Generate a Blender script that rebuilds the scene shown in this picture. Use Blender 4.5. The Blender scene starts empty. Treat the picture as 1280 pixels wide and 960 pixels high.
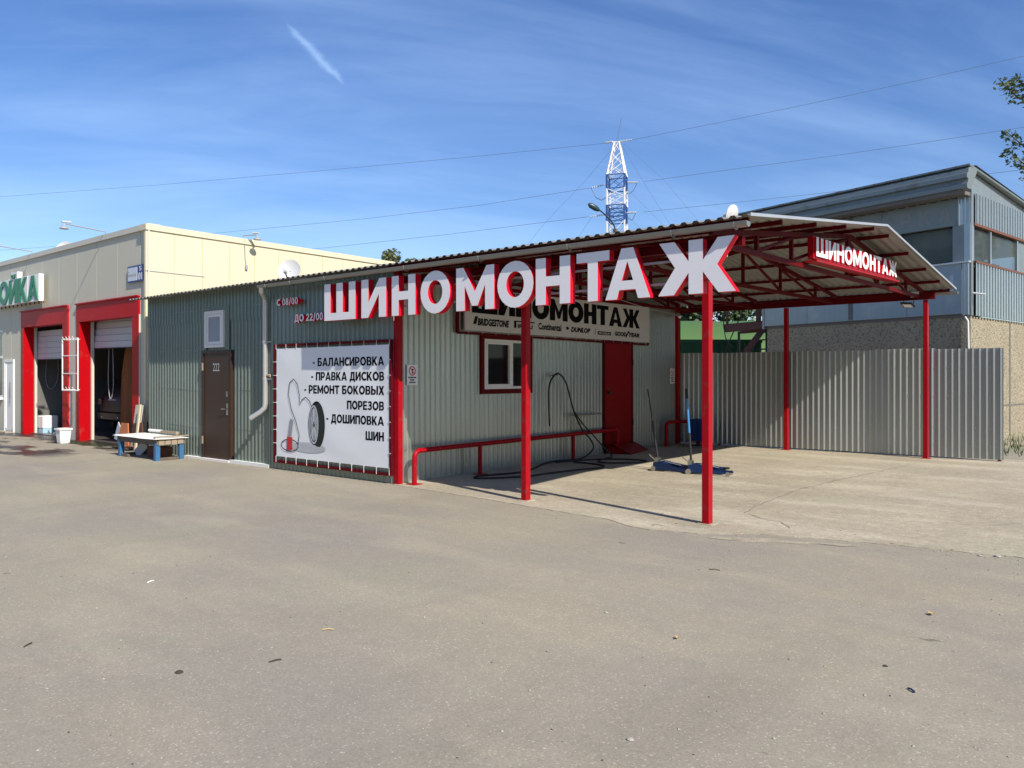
import bpy, math, random
from mathutils import Vector, noise
from mathutils.geometry import tessellate_polygon
C = bpy.context.scene
COL = C.collection
R = math.radians
random.seed(7)

# ------------------------------------------------------------------ camera
cam = bpy.data.objects.new('camera', bpy.data.cameras.new('camera'))
COL.objects.link(cam)
cam.location = (0, 0, 1.6)
cam.rotation_euler = (R(90), 0, R(39.1))
cam.data.sensor_width = 36
cam.data.lens = 27
cam.data.shift_y = -0.00703
cam.data.clip_end = 3000
C.camera = cam

# ------------------------------------------------------------------ sky, sun, exposure
SUN_EL, SUN_AZ = R(38.8), R(104.2)          # azimuth clockwise from +Y
w = bpy.data.worlds.new("World"); C.world = w; w.use_nodes = True
nt = w.node_tree; N = nt.nodes; L = nt.links
N.clear()
def nd(tree, typ, **kw):
    n = tree.nodes.new(typ)
    for k, v in kw.items():
        if k.startswith('i_'):
            key = k[2:]
            key = int(key) if key.isdigit() else key.replace('_', ' ')
            n.inputs[key].default_value = v
        else: setattr(n, k, v)
    return n
def mth(tree, op, a, b=None, c=None, clamp=False):
    n = tree.nodes.new('ShaderNodeMath'); n.operation = op; n.use_clamp = clamp
    for i, v in enumerate((a, b, c)):
        if v is None: continue
        if isinstance(v, (int, float)): n.inputs[i].default_value = v
        else: tree.links.new(v, n.inputs[i])
    return n.outputs[0]
def ramp(tree, fac, stops):
    n = tree.nodes.new('ShaderNodeValToRGB'); e = n.color_ramp.elements
    while len(e) < len(stops): e.new(.5)
    for el, (p, c) in zip(e, stops):
        el.position = p; el.color = (c, c, c, 1) if isinstance(c, (int, float)) else (*c, 1)
    tree.links.new(fac, n.inputs[0]); return n.outputs[0]
sky = nd(nt, 'ShaderNodeTexSky', sky_type='NISHITA', sun_disc=False, sun_elevation=SUN_EL, sun_rotation=SUN_AZ,
         altitude=150, air_density=1.0, dust_density=0.45, ozone_density=2.6)
hs = nd(nt, 'ShaderNodeHueSaturation', i_Hue=.512, i_Saturation=1.22, i_Value=1.58)
L.new(sky.outputs[0], hs.inputs['Color'])
tc = nd(nt, 'ShaderNodeTexCoord'); sp = nd(nt, 'ShaderNodeSeparateXYZ'); L.new(tc.outputs['Generated'], sp.inputs[0])
zz = mth(nt, 'MAXIMUM', sp.outputs[2], .02)
px = mth(nt, 'DIVIDE', sp.outputs[0], mth(nt, 'ADD', zz, .25)); py = mth(nt, 'DIVIDE', sp.outputs[1], mth(nt, 'ADD', zz, .25))
cb = nd(nt, 'ShaderNodeCombineXYZ'); L.new(px, cb.inputs[0]); L.new(py, cb.inputs[1])
# cirrus drawn out along one wind direction
def wdir(x, y):
    a = R(39.1); r = (x-640)/960
    v = Vector((-math.sin(a)+math.cos(a)*r, math.cos(a)+math.sin(a)*r, (471-y)/960)).normalized(); k = v.z+.25
    return v.x/k, v.y/k
(wx0, wy0), (wx1, wy1) = wdir(150, 120), wdir(800, 190)
wl = math.hypot(wx1-wx0, wy1-wy0); wux, wuy = (wx1-wx0)/wl, (wy1-wy0)/wl
mp = nd(nt, 'ShaderNodeCombineXYZ')
L.new(mth(nt, 'MULTIPLY', mth(nt, 'ADD', mth(nt, 'MULTIPLY', px, wux), mth(nt, 'MULTIPLY', py, wuy)), .55), mp.inputs[0])
L.new(mth(nt, 'MULTIPLY', mth(nt, 'ADD', mth(nt, 'MULTIPLY', px, -wuy), mth(nt, 'MULTIPLY', py, wux)), 1.7), mp.inputs[1])
n1 = nd(nt, 'ShaderNodeTexNoise', i_Scale=1.15, i_Detail=6, i_Roughness=.52, i_Distortion=.8); L.new(mp.outputs[0], n1.inputs[0])
n2 = nd(nt, 'ShaderNodeTexNoise', i_Scale=4.5, i_Detail=6, i_Roughness=.62, i_Distortion=.9); L.new(mp.outputs[0], n2.inputs[0])
c1 = ramp(nt, n1.outputs[0], [(.42, 0), (.78, 1)]); c2 = ramp(nt, n2.outputs[0], [(.46, 0), (.86, 1)])
cl = mth(nt, 'ADD', mth(nt, 'MULTIPLY', c1, .30), mth(nt, 'MULTIPLY', c2, .08))
# short contrail: a band between two directions
def wdir(x, y):
    a = R(39.1); r = (x-640)/960
    v = Vector((-math.sin(a)+math.cos(a)*r, math.cos(a)+math.sin(a)*r, (471-y)/960)).normalized(); k = v.z+.25
    return v.x/k, v.y/k
(ax, ay), (bx_, by_) = wdir(357, 28), wdir(431, 107)
ln = math.hypot(bx_-ax, by_-ay); ux, uy = (bx_-ax)/ln, (by_-ay)/ln
dx = mth(nt, 'SUBTRACT', px, ax); dy = mth(nt, 'SUBTRACT', py, ay)
al = mth(nt, 'DIVIDE', mth(nt, 'ADD', mth(nt, 'MULTIPLY', dx, ux), mth(nt, 'MULTIPLY', dy, uy)), ln)
pr = mth(nt, 'ADD', mth(nt, 'MULTIPLY', dx, -uy), mth(nt, 'MULTIPLY', dy, ux))
nz = nd(nt, 'ShaderNodeTexNoise', i_Scale=26, i_Detail=5, i_Roughness=.65); L.new(cb.outputs[0], nz.inputs[0])
pr = mth(nt, 'ADD', pr, mth(nt, 'MULTIPLY', mth(nt, 'SUBTRACT', nz.outputs[0], .5), .022))
wd = mth(nt, 'DIVIDE', pr, mth(nt, 'ADD', .0025, mth(nt, 'MULTIPLY', mth(nt, 'MULTIPLY', al, mth(nt, 'SUBTRACT', 1, al)), .026)))
g = mth(nt, 'POWER', 2.718, mth(nt, 'MULTIPLY', mth(nt, 'MULTIPLY', wd, wd), -1.0))
al2 = mth(nt, 'MULTIPLY', mth(nt, 'SUBTRACT', al, .5), 2.0)
ga = mth(nt, 'SUBTRACT', 1, mth(nt, 'POWER', mth(nt, 'ABSOLUTE', al2), 4), clamp=True)
cl = mth(nt, 'ADD', cl, mth(nt, 'MULTIPLY', mth(nt, 'MULTIPLY', g, ga), .27), clamp=True)
mx = nd(nt, 'ShaderNodeMixRGB'); L.new(cl, mx.inputs[0]); L.new(hs.outputs[0], mx.inputs[1]); mx.inputs[2].default_value = (7.6, 10.6, 15.0, 1)
bg = nd(nt, 'ShaderNodeBackground', i_Strength=.075); L.new(mx.outputs[0], bg.inputs[0])
wo = nd(nt, 'ShaderNodeOutputWorld'); L.new(bg.outputs[0], wo.inputs[0])
sun = bpy.data.lights.new('sun', 'SUN'); sun.energy = 4.9; sun.angle = R(.55); sun.color = (1, .93, .82)
so = bpy.data.objects.new('sun', sun); COL.objects.link(so); so.location = (20, -5, 20)
sd = Vector((math.sin(SUN_AZ)*math.cos(SUN_EL), math.cos(SUN_AZ)*math.cos(SUN_EL), math.sin(SUN_EL)))
so.rotation_euler = sd.to_track_quat('Z', 'Y').to_euler()
C.view_settings.view_transform = 'Standard'; C.view_settings.look = 'None'
C.view_settings.exposure = 0.40; C.view_settings.gamma = 1

# ------------------------------------------------------------------ materials
MATS = {}
def mat(name, col, rough=.7, metal=0, var=.12, vscale=3., fine=.0, fscale=60., bump=0., bscale=80., streak=0., spec=.5, dirt=None, coat=0., bdist=.01, tint=0.):
    m = bpy.data.materials.new(name); m.use_nodes = True; t = m.node_tree; b = t.nodes['Principled BSDF']
    geo = nd(t, 'ShaderNodeNewGeometry'); P = geo.outputs['Position']
    b.inputs['Roughness'].default_value = rough; b.inputs['Metallic'].default_value = metal
    b.inputs['Specular IOR Level'].default_value = spec; b.inputs['Coat Weight'].default_value = coat
    fac = None
    def noi(scale, detail, vec=P):
        n = nd(t, 'ShaderNodeTexNoise', i_Scale=scale, i_Detail=detail, i_Roughness=.6); t.links.new(vec, n.inputs['Vector']); return n.outputs[0]
    tot = None
    def add(x, k):
        nonlocal tot
        y = mth(t, 'MULTIPLY', mth(t, 'SUBTRACT', x, .5), k*2)
        tot = y if tot is None else mth(t, 'ADD', tot, y)
    if var: add(noi(vscale, 5), var)
    if fine: add(noi(fscale, 3), fine)
    if streak:
        mp = nd(t, 'ShaderNodeMapping'); mp.inputs['Scale'].default_value = (9, 9, .35); t.links.new(P, mp.inputs[0])
        add(noi(1., 5, mp.outputs[0]), streak)
    if tint: add(nd(t, 'ShaderNodeObjectInfo').outputs['Random'], tint)
    base = nd(t, 'ShaderNodeRGB'); base.outputs[0].default_value = (*col, 1); out = base.outputs[0]
    if dirt:                                   # dirt = (colour, threshold, scale, amount)
        dc, th, sc, am = dirt
        f = ramp(t, noi(sc, 6), [(th, 0), (min(1, th+.16), am)])
        mxx = nd(t, 'ShaderNodeMixRGB'); t.links.new(f, mxx.inputs[0]); t.links.new(out, mxx.inputs[1]); mxx.inputs[2].default_value = (*dc, 1); out = mxx.outputs[0]
    if tot is not None:
        vm = nd(t, 'ShaderNodeVectorMath', operation='SCALE'); t.links.new(out, vm.inputs[0]); t.links.new(mth(t, 'ADD', tot, 1), vm.inputs['Scale']); out = vm.outputs[0]
    t.links.new(out, b.inputs['Base Color'])
    if bump:
        bn = nd(t, 'ShaderNodeBump', i_Strength=bump, i_Distance=bdist); t.links.new(noi(bscale, 4), bn.inputs['Height']); t.links.new(bn.outputs[0], b.inputs['Normal'])
    MATS[name] = m; return m
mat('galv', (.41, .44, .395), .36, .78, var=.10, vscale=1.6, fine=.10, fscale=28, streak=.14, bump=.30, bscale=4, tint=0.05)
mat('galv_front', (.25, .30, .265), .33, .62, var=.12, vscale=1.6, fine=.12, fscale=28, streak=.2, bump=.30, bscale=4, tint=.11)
mat('galv_fence', (.39, .42, .41), .36, .70, var=.08, vscale=1.2, fine=.08, fscale=24, streak=.08, bump=.30, bscale=4, tint=.11)
mat('galv_roof', (.25, .245, .225), .5, .3, var=.14, vscale=2, streak=.1, tint=0.06)
mat('gutter', (.27, .28, .27), .42, .55, var=.10, streak=.08)
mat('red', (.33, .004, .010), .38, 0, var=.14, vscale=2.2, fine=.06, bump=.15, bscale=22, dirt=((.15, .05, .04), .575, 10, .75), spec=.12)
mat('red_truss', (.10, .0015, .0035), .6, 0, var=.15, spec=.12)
mat('red_letter', (.62, .006, .025), .4, 0, var=.04, spec=.12)
mat('red_portal', (.40, .002, .006), .42, 0, var=.08, dirt=((.34, .08, .06), .60, 2.2, .5), spec=.12)
mat('red_door', (.22, .002, .003), .45, 0, var=.10, vscale=4, streak=.1, spec=.12)
mat('letter_face', (.79, .78, .79), .35, 0, var=.02)
mat('white_face', (.80, .80, .80), .45, 0, var=.03)
mat('banner', (.77, .79, .80), .5, 0, var=.03, vscale=1.5, bump=.06, bscale=3)
mat('signboard', (.58, .58, .58), .55, 0, var=.05, vscale=2, dirt=((.35, .33, .30), .7, 2, .3))
mat('black_ink', (.004, .004, .005), .8, 0, var=0, spec=.12)
mat('ink_grey', (.30, .31, .32), .6, 0, var=0)
mat('ink_lightgrey', (.45, .47, .49), .6, 0, var=.1)
mat('ink_red', (.55, .02, .03), .5, 0, var=0)
mat('pvc', (.74, .74, .72), .35, 0, var=.04)
mat('glass_dark', (.004, .005, .006), .05, 0, var=0, spec=.22)
mat('glass_pale', (.30, .34, .40), .12, 0, var=.08, vscale=1)
mat('brown_door', (.042, .020, .011), .45, 0, var=.12, vscale=3, streak=.15)
mat('steel', (.55, .55, .53), .3, 1, var=.05)
mat('dark_metal', (.03, .03, .032), .5, .3, var=.1)
mat('rubber', (.012, .012, .013), .6, 0, var=.1)
mat('cream_front', (.52, .50, .40), .55, 0, var=.04, vscale=1.2, streak=.05, fine=.02, tint=0.02)
mat('cream_side', (.62, .56, .385), .55, 0, var=.03, vscale=1.2, streak=.04, tint=0.02)
mat('rust_streak', (.62, .42, .20), .7, 0, var=.25, vscale=4, streak=.4)
mat('cream_trim', (.55, .53, .45), .5, 0, var=.05)
mat('roller', (.50, .50, .51), .45, 0, var=.05, streak=.06)
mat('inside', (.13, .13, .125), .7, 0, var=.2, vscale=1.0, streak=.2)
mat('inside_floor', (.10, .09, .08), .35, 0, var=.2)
mat('curtain', (.22, .075, .018), .7, 0, var=.15, streak=.2)
mat('car_paint', (.006, .007, .009), .4, 0, var=0)
mat('tail_red', (.05, .004, .004), .2, 0, var=0)
mat('plate', (.6, .62, .65), .4, 0, var=0)
mat('green_sign', (.010, .16, .075), .4, 0, var=.05)
mat('blue_plate', (.03, .05, .20), .4, 0, var=0)
mat('plate_white', (.55, .60, .68), .4, 0, var=0)
mat('wood', (.30, .24, .17), .8, 0, var=.25, vscale=9, fine=.15, fscale=70, bump=.3, bscale=40)
mat('wood_dark', (.13, .105, .085), .85, 0, var=.35, vscale=8, fine=.2, fscale=60, bump=.4, bscale=40)
mat('blue_leg', (.035, .13, .28), .5, 0, var=.2, vscale=12, dirt=((.12, .10, .09), .62, 18, .8))
mat('white_sheet', (.78, .77, .73), .6, 0, var=.06, vscale=7, dirt=((.45, .42, .36), .68, 6, .6))
mat('white_paint', (.78, .77, .74), .6, 0, var=.08, vscale=8)
mat('orange', (.55, .17, .07), .55, 0, var=.12, vscale=6, dirt=((.30, .14, .09), .65, 8, .6))
mat('rust', (.14, .06, .04), .85, 0, var=.3, vscale=12)
mat('brown_steel', (.10, .035, .03), .7, 0, var=.25, vscale=5)
mat('pale_blue_plastic', (.35, .55, .66), .4, 0, var=.05)
mat('board', (.50, .46, .36), .7, 0, var=.08)
mat('dish', (.66, .66, .64), .45, .2, var=.04)
mat('jack_blue', (.005, .022, .085), .25, 0, var=.1, spec=.4)
mat('pole_blue', (.05, .22, .50), .35, 0, var=.05)
mat('bin_blue', (.010, .035, .16), .45, 0, var=.1)
mat('grey_clad', (.22, .26, .265), .45, .35, var=.12, vscale=1.4, streak=.16, dirt=((.14, .12, .10), .57, 3, .6))
mat('blue_clad', (.26, .335, .37), .40, .2, var=.12, vscale=1.0, streak=.10, dirt=((.36, .40, .42), .54, 2.1, .75))
mat('grey_fascia', (.20, .235, .232), .45, .35, var=.12, vscale=2.5, dirt=((.13, .11, .09), .56, 3.2, .6))
mat('corr_light', (.42, .47, .47), .28, .6, var=.12, streak=.2)
mat('drape', (.08, .10, .07), .9, 0, var=.3, vscale=.8, streak=.3)
mat('soffit', (.14, .13, .12), .8, 0, var=.2)
mat('ghost', (.22, .25, .245), .6, 0, var=.15)
mat('ghost_pale', (.40, .48, .54), .6, 0, var=.2, vscale=14)
mat('old_glass', (.075, .09, .075), .22, 0, var=.25, vscale=.8, streak=.25, dirt=((.16, .18, .14), .5, .9, .8))
mat('stucco', (.34, .30, .21), .95, 0, var=.22, vscale=1.5, dirt=((.085, .072, .055), .50, 20, .85), fine=.25, fscale=34, bump=1.0, bscale=26, bdist=.04, streak=.12)
mat('green_tarp', (.065, .135, .035), .6, 0, var=.10, vscale=.6, streak=.1)
mat('green_box', (.015, .07, .02), .5, 0, var=.15, vscale=1)
mat('pylon_white', (.70, .70, .70), .5, 0, var=.08)
mat('pylon_blue', (.03, .08, .24), .5, 0, var=.08)
mat('lamp_head', (.02, .055, .06), .4, 0, var=.1)
mat('cable', (.10, .14, .22), .6, 0, var=0)
mat('bark', (.10, .075, .05), .9, 0, var=.3, vscale=12, bump=.5, bscale=30)
mat('leaf_dark', (.045, .075, .025), .6, 0, var=.45, vscale=.9, fine=.3, fscale=5)
mat('leaf_light', (.11, .13, .05), .6, 0, var=.35, vscale=1.2, fine=.3, fscale=7)
mat('leaf_near', (.075, .11, .035), .55, 0, var=.4, vscale=5, dirt=((.24, .13, .03), .60, 4, .8))
mat('grass', (.08, .12, .035), .7, 0, var=.4, vscale=5)
mat('dry_leaf', (.52, .38, .18), .7, 0, var=.2, vscale=20)
mat('twig', (.05, .04, .03), .9, 0, var=.1)
mat('stone', (.34, .32, .29), .9, 0, var=.3, vscale=20)
mat('silver', (.62, .62, .60), .35, .6, var=.1)
mat('hose', (.010, .010, .011), .5, 0, var=0)
mat('crack', (.085, .075, .06), .95, 0, var=.2)
def dusty(name, src):
    m = MATS[src].copy(); m.name = name; t = m.node_tree; b = t.nodes['Principled BSDF']; o = t.nodes['Material Output']
    mixn = nd(t, 'ShaderNodeMixShader', i_0=.5); tr = nd(t, 'ShaderNodeBsdfTransparent')
    b.inputs['Roughness'].default_value = .08; t.links.new(b.outputs[0], mixn.inputs[1]); t.links.new(tr.outputs[0], mixn.inputs[2]); t.links.new(mixn.outputs[0], o.inputs['Surface']); MATS[name] = m
dusty('dusty_glass', 'old_glass')
for nm in ('leaf_dark', 'leaf_light', 'leaf_near', 'grass'):
    b = MATS[nm].node_tree.nodes['Principled BSDF']
    b.inputs['Subsurface Weight'].default_value = 0
def ground_mat(name, base, alt, light, concrete=False):
    m = bpy.data.materials.new(name); m.use_nodes = True; t = m.node_tree; b = t.nodes['Principled BSDF']
    P = nd(t, 'ShaderNodeNewGeometry').outputs['Position']
    def noi(scale, detail, rough=.6, sx=1, sy=1, rot=0, off=0, dist=0):
        mp = nd(t, 'ShaderNodeMapping'); mp.inputs['Scale'].default_value = (sx, sy, 1); mp.inputs['Rotation'].default_value = (0, 0, R(rot)); mp.inputs['Location'].default_value = (off, off, 0)
        t.links.new(P, mp.inputs[0])
        n = nd(t, 'ShaderNodeTexNoise', i_Scale=scale, i_Detail=detail, i_Roughness=rough, i_Distortion=dist); t.links.new(mp.outputs[0], n.inputs['Vector']); return n.outputs[0]
    def mix(f, a, c):
        mxx = nd(t, 'ShaderNodeMixRGB'); t.links.new(f, mxx.inputs[0])
        for i, v in ((1, a), (2, c)):
            if isinstance(v, tuple): mxx.inputs[i].default_value = (*v, 1)
            else: t.links.new(v, mxx.inputs[i])
        return mxx.outputs[0]
    col = mix(ramp(t, noi(.35, 6, .6), [(.38, 0), (.64, 1)]), base, alt)                       # wide patches
    col = mix(ramp(t, noi(1.3, 5, .6, .35, 1, 20, 3), [(.47, 0), (.72, .85)]), col, light)        # drawn-out dusty trails
    col = mix(ramp(t, noi(.9, 5, .65, 1, .3, -30, 9), [(.52, 0), (.74, .42)]), col, tuple(c*.68 for c in base))
    col = mix(ramp(t, noi(.55, 4, .55, 1, 1, 0, 31, .4), [(.60, 0), (.68, .30)]), col, tuple(c*k for c, k in zip(base, (.84, .95, .90))))
    col = mix(ramp(t, noi(2.3, 3, .5, 1, 1, 0, 17), [(.735, 0), (.76, .55)]), col, tuple(c*.45 for c in base))  # dark spots
    col = mix(ramp(t, noi(6.5, 2, .5, .5, 1, 15, 27), [(.745, 0), (.765, .6)]), col, tuple(c*.35 for c in base))
    # aggregate grain
    vr = nd(t, 'ShaderNodeTexVoronoi', i_Scale=130 if not concrete else 70); t.links.new(P, vr.inputs['Vector'])
    sepc = nd(t, 'ShaderNodeSeparateColor'); t.links.new(vr.outputs['Color'], sepc.inputs[0])
    grain = mth(t, 'ADD', mth(t, 'MULTIPLY', mth(t, 'SUBTRACT', sepc.outputs[0], .5), .22 if not concrete else .12),
                mth(t, 'MULTIPLY', mth(t, 'SUBTRACT', noi(55, 4, .7), .5), .40 if not concrete else .5))
    grain = mth(t, 'ADD', grain, mth(t, 'MULTIPLY', mth(t, 'SUBTRACT', noi(9, 5, .7), .5), .22 if not concrete else .75))
    grain = mth(t, 'ADD', grain, mth(t, 'MULTIPLY', ramp(t, sepc.outputs[1], [(.955, 0), (.98, 1)]), .5))
    vm = nd(t, 'ShaderNodeVectorMath', operation='SCALE'); t.links.new(col, vm.inputs[0]); t.links.new(mth(t, 'ADD', grain, 1), vm.inputs['Scale']); col = vm.outputs[0]
    rough = None
    if not concrete:
        # puddled wash water in front of the two car-wash bays
        s = nd(t, 'ShaderNodeSeparateXYZ'); t.links.new(P, s.inputs[0])
        def band(v, a, b_, e):
            return mth(t, 'MULTIPLY', mth(t, 'DIVIDE', mth(t, 'SUBTRACT', v, a), e, clamp=True), mth(t, 'DIVIDE', mth(t, 'SUBTRACT', b_, v), e, clamp=True))
        wob = mth(t, 'MULTIPLY', mth(t, 'SUBTRACT', noi(.8, 5, .6, 1, 2.2), .5), 2.6)
        yy = mth(t, 'ADD', s.outputs[1], wob)
        wet = mth(t, 'MULTIPLY', band(s.outputs[0], -40, -16.6, 1.2), mth(t, 'MAXIMUM', band(yy, 7.4, 9.0, .25), band(yy, 5.9, 6.75, .2)))
        wet = mth(t, 'MULTIPLY', wet, 1.0, clamp=True)
        col = mix(wet, col, (.035, .028, .024))
        rough = mth(t, 'SUBTRACT', .9, mth(t, 'MULTIPLY', wet, .55))
        t.links.new(rough, b.inputs['Roughness'])
    else: b.inputs['Roughness'].default_value = .9
    t.links.new(col, b.inputs['Base Color']); b.inputs['Specular IOR Level'].default_value = .3
    bn = nd(t, 'ShaderNodeBump', i_Strength=.35, i_Distance=.006); t.links.new(mth(t, 'ADD', noi(120, 3, .7), mth(t, 'MULTIPLY', noi(7, 4), 1.0)), bn.inputs['Height']); t.links.new(bn.outputs[0], b.inputs['Normal'])
    MATS[name] = m
ground_mat('asphalt', (.305, .270, .198), (.258, .232, .192), (.345, .305, .225))
ground_mat('concrete', (.385, .338, .248), (.315, .275, .205), (.50, .45, .345), True)

# ------------------------------------------------------------------ mesh helpers
class MB:
    def __init__(s): s.v = []; s.f = []; s.m = []
    def add(s, vs, fs, mi=0):
        o = len(s.v); s.v += [tuple(p) for p in vs]; s.f += [tuple(i+o for i in f) for f in fs]; s.m += [mi]*len(fs); return s
    def box(s, x0, x1, y0, y1, z0, z1, mi=0):
        return s.add([(x0,y0,z0),(x1,y0,z0),(x1,y1,z0),(x0,y1,z0),(x0,y0,z1),(x1,y0,z1),(x1,y1,z1),(x0,y1,z1)],
                     [(0,3,2,1),(4,5,6,7),(0,1,5,4),(1,2,6,5),(2,3,7,6),(3,0,4,7)], mi)
    def rbox(s, x0, x1, y0, y1, z0, z1, r=.006, mi=0):        # box with chamfered vertical and top edges
        xs = (x0, x0+r, x1-r, x1); ys = (y0, y0+r, y1-r, y1)
        def ring(z, k): 
            return [(x0+r+k,y0+k,z),(x1-r-k,y0+k,z),(x1-k,y0+r+k,z),(x1-k,y1-r-k,z),(x1-r-k,y1-k,z),(x0+r+k,y1-k,z),(x0+k,y1-r-k,z),(x0+k,y0+r+k,z)]
        v = ring(z0, 0)+ring(z1-r, 0)+ring(z1, r)
        f = [tuple(range(7, -1, -1)), tuple(range(16, 24))]
        for a in (0, 8):
            for i in range(8): j = (i+1) % 8; f.append((a+i, a+j, a+8+j, a+8+i))
        return s.add(v, f, mi)
    def beam(s, p, q, wd, ht, up=(0, 0, 1), mi=0):
        p = Vector(p); q = Vector(q); d = (q-p).normalized(); u = Vector(up)
        if abs(d.dot(u)) > .98: u = Vector((0, 1, 0))
        sd_ = d.cross(u).normalized()*wd/2; uu = sd_.cross(d).normalized()*ht/2
        vs = [b+a*sd_+c*uu for b in (p, q) for a, c in ((-1,-1),(1,-1),(1,1),(-1,1))]
        return s.add(vs, [(3,2,1,0),(4,5,6,7),(0,1,5,4),(1,2,6,5),(2,3,7,6),(3,0,4,7)], mi)
    def tube(s, pts, r, n=8, mi=0, cap=True):
        pts = [Vector(p) for p in pts]; rs = r if isinstance(r, (list, tuple)) else [r]*len(pts); vs = []; fs = []; ref = None
        for i, p in enumerate(pts):
            d = (pts[min(i+1, len(pts)-1)]-pts[max(i-1, 0)]).normalized()
            if ref is None: ref = d.orthogonal().normalized()
            ref = (ref-d*ref.dot(d)).normalized(); b = d.cross(ref)
            vs += [p+(ref*math.cos(2*math.pi*k/n)+b*math.sin(2*math.pi*k/n))*rs[i] for k in range(n)]
        for i in range(len(pts)-1):
            for k in range(n):
                l = (k+1) % n; fs.append((i*n+k, i*n+l, (i+1)*n+l, (i+1)*n+k))
        if cap: fs += [tuple(range(n-1, -1, -1)), tuple((len(pts)-1)*n+k for k in range(n))]
        return s.add(vs, fs, mi)
    def prism(s, loops, fn, d0, d1, mf=0, ms=None):           # loops: outer + holes in (u, v); fn(u, v, depth) -> point; front at d1
        ms = mf if ms is None else ms
        flat = [p for lp in loops for p in lp]; n = len(flat)
        tri = tessellate_polygon([[Vector((p[0], p[1], 0)) for p in lp] for lp in loops])
        s.add([fn(u, v, d1) for u, v in flat]+[fn(u, v, d0) for u, v in flat], [tuple(t) for t in tri]+[tuple(i+n for i in reversed(t)) for t in tri], mf)
        if ms != mf: s.m[-len(tri):] = [ms]*len(tri)
        o = 0
        vs = []; fs = []
        for lp in loops:
            k = len(lp)
            b0 = len(vs); vs += [fn(u, v, d1) for u, v in lp]+[fn(u, v, d0) for u, v in lp]
            for i in range(k): j = (i+1) % k; fs.append((b0+i, b0+j, b0+k+j, b0+k+i))
        return s.add(vs, fs, ms)
    def lathe(s, c, axis, prof, n=16, mi=0):                   # prof: (distance along axis, radius)
        c = Vector(c); a = Vector(axis).normalized(); u = a.orthogonal().normalized(); b = a.cross(u); vs = []; fs = []
        for h, r in prof: vs += [c+a*h+(u*math.cos(2*math.pi*k/n)+b*math.sin(2*math.pi*k/n))*max(r, 1e-4) for k in range(n)]
        for i in range(len(prof)-1):
            for k in range(n): l = (k+1) % n; fs.append((i*n+k, i*n+l, (i+1)*n+l, (i+1)*n+k))
        return s.add(vs, fs, mi)
    def build(s, name, mats, parent=None, loc=None, smooth=False, label=None):
        root = parent
        while root is not None and root.parent: root = root.parent
        o_ = Vector(root.location) if root is not None else Vector(loc or (0, 0, 0))
        me = bpy.data.meshes.new(name); me.from_pydata([tuple(Vector(p)-o_) for p in s.v], [], s.f)
        mats = mats if isinstance(mats, (list, tuple)) else [mats]
        for x in mats: me.materials.append(MATS[x])
        if len(mats) > 1: me.polygons.foreach_set('material_index', s.m)
        bmn = None
        import bmesh
        bmn = bmesh.new(); bmn.from_mesh(me); bmesh.ops.remove_doubles(bmn, verts=bmn.verts, dist=1e-5) if not getattr(s, 'nomerge', False) else None
        if not getattr(s, 'nonorm', False): bmesh.ops.recalc_face_normals(bmn, faces=bmn.faces)
        bmn.to_mesh(me); bmn.free()
        if smooth or getattr(s, 'smooth_all', False):
            me.polygons.foreach_set('use_smooth', [True]*len(me.polygons))
            try: me.set_sharp_from_angle(angle=R(62 if getattr(s, 'smooth_all', False) else 40))
            except Exception: pass
        me.update()
        o = bpy.data.objects.new(name, me); COL.objects.link(o)
        if parent is not None: o.parent = parent
        else: o.location = o_
        if label: o['label'] = label
        return o
def thing(name, label, cat, loc, group=None):
    o = bpy.data.objects.new(name, None); COL.objects.link(o); o.location = loc; o.empty_display_size = .2
    o['label'] = label; o['category'] = cat
    if group: o['group'] = group
    return o
def tag(o, label, cat, group=None):
    o['label'] = label; o['category'] = cat
    if group: o['group'] = group
    return o
def kind(o, k): o['kind'] = k; return o
class FR:                                                     # a wall frame: u along, v up, n out
    def __init__(s, O, U, Nn, V=(0, 0, 1)): s.O = Vector(O); s.U = Vector(U).normalized(); s.N = Vector(Nn).normalized(); s.V = Vector(V).normalized()
    def __call__(s, u, v, n=0): return s.O+s.U*u+s.V*v+s.N*n
    def box(s, mb, u0, u1, v0, v1, n0, n1, mi=0):
        return mb.add([s(u0,v0,n0),s(u1,v0,n0),s(u1,v0,n1),s(u0,v0,n1),s(u0,v1,n0),s(u1,v1,n0),s(u1,v1,n1),s(u0,v1,n1)],
                      [(0,3,2,1),(4,5,6,7),(0,1,5,4),(1,2,6,5),(2,3,7,6),(3,0,4,7)], mi)
def fbox(fr, name, m, parent, *a): mb = MB(); fr.box(mb, *a); return mb.build(name, m, parent)
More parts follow.
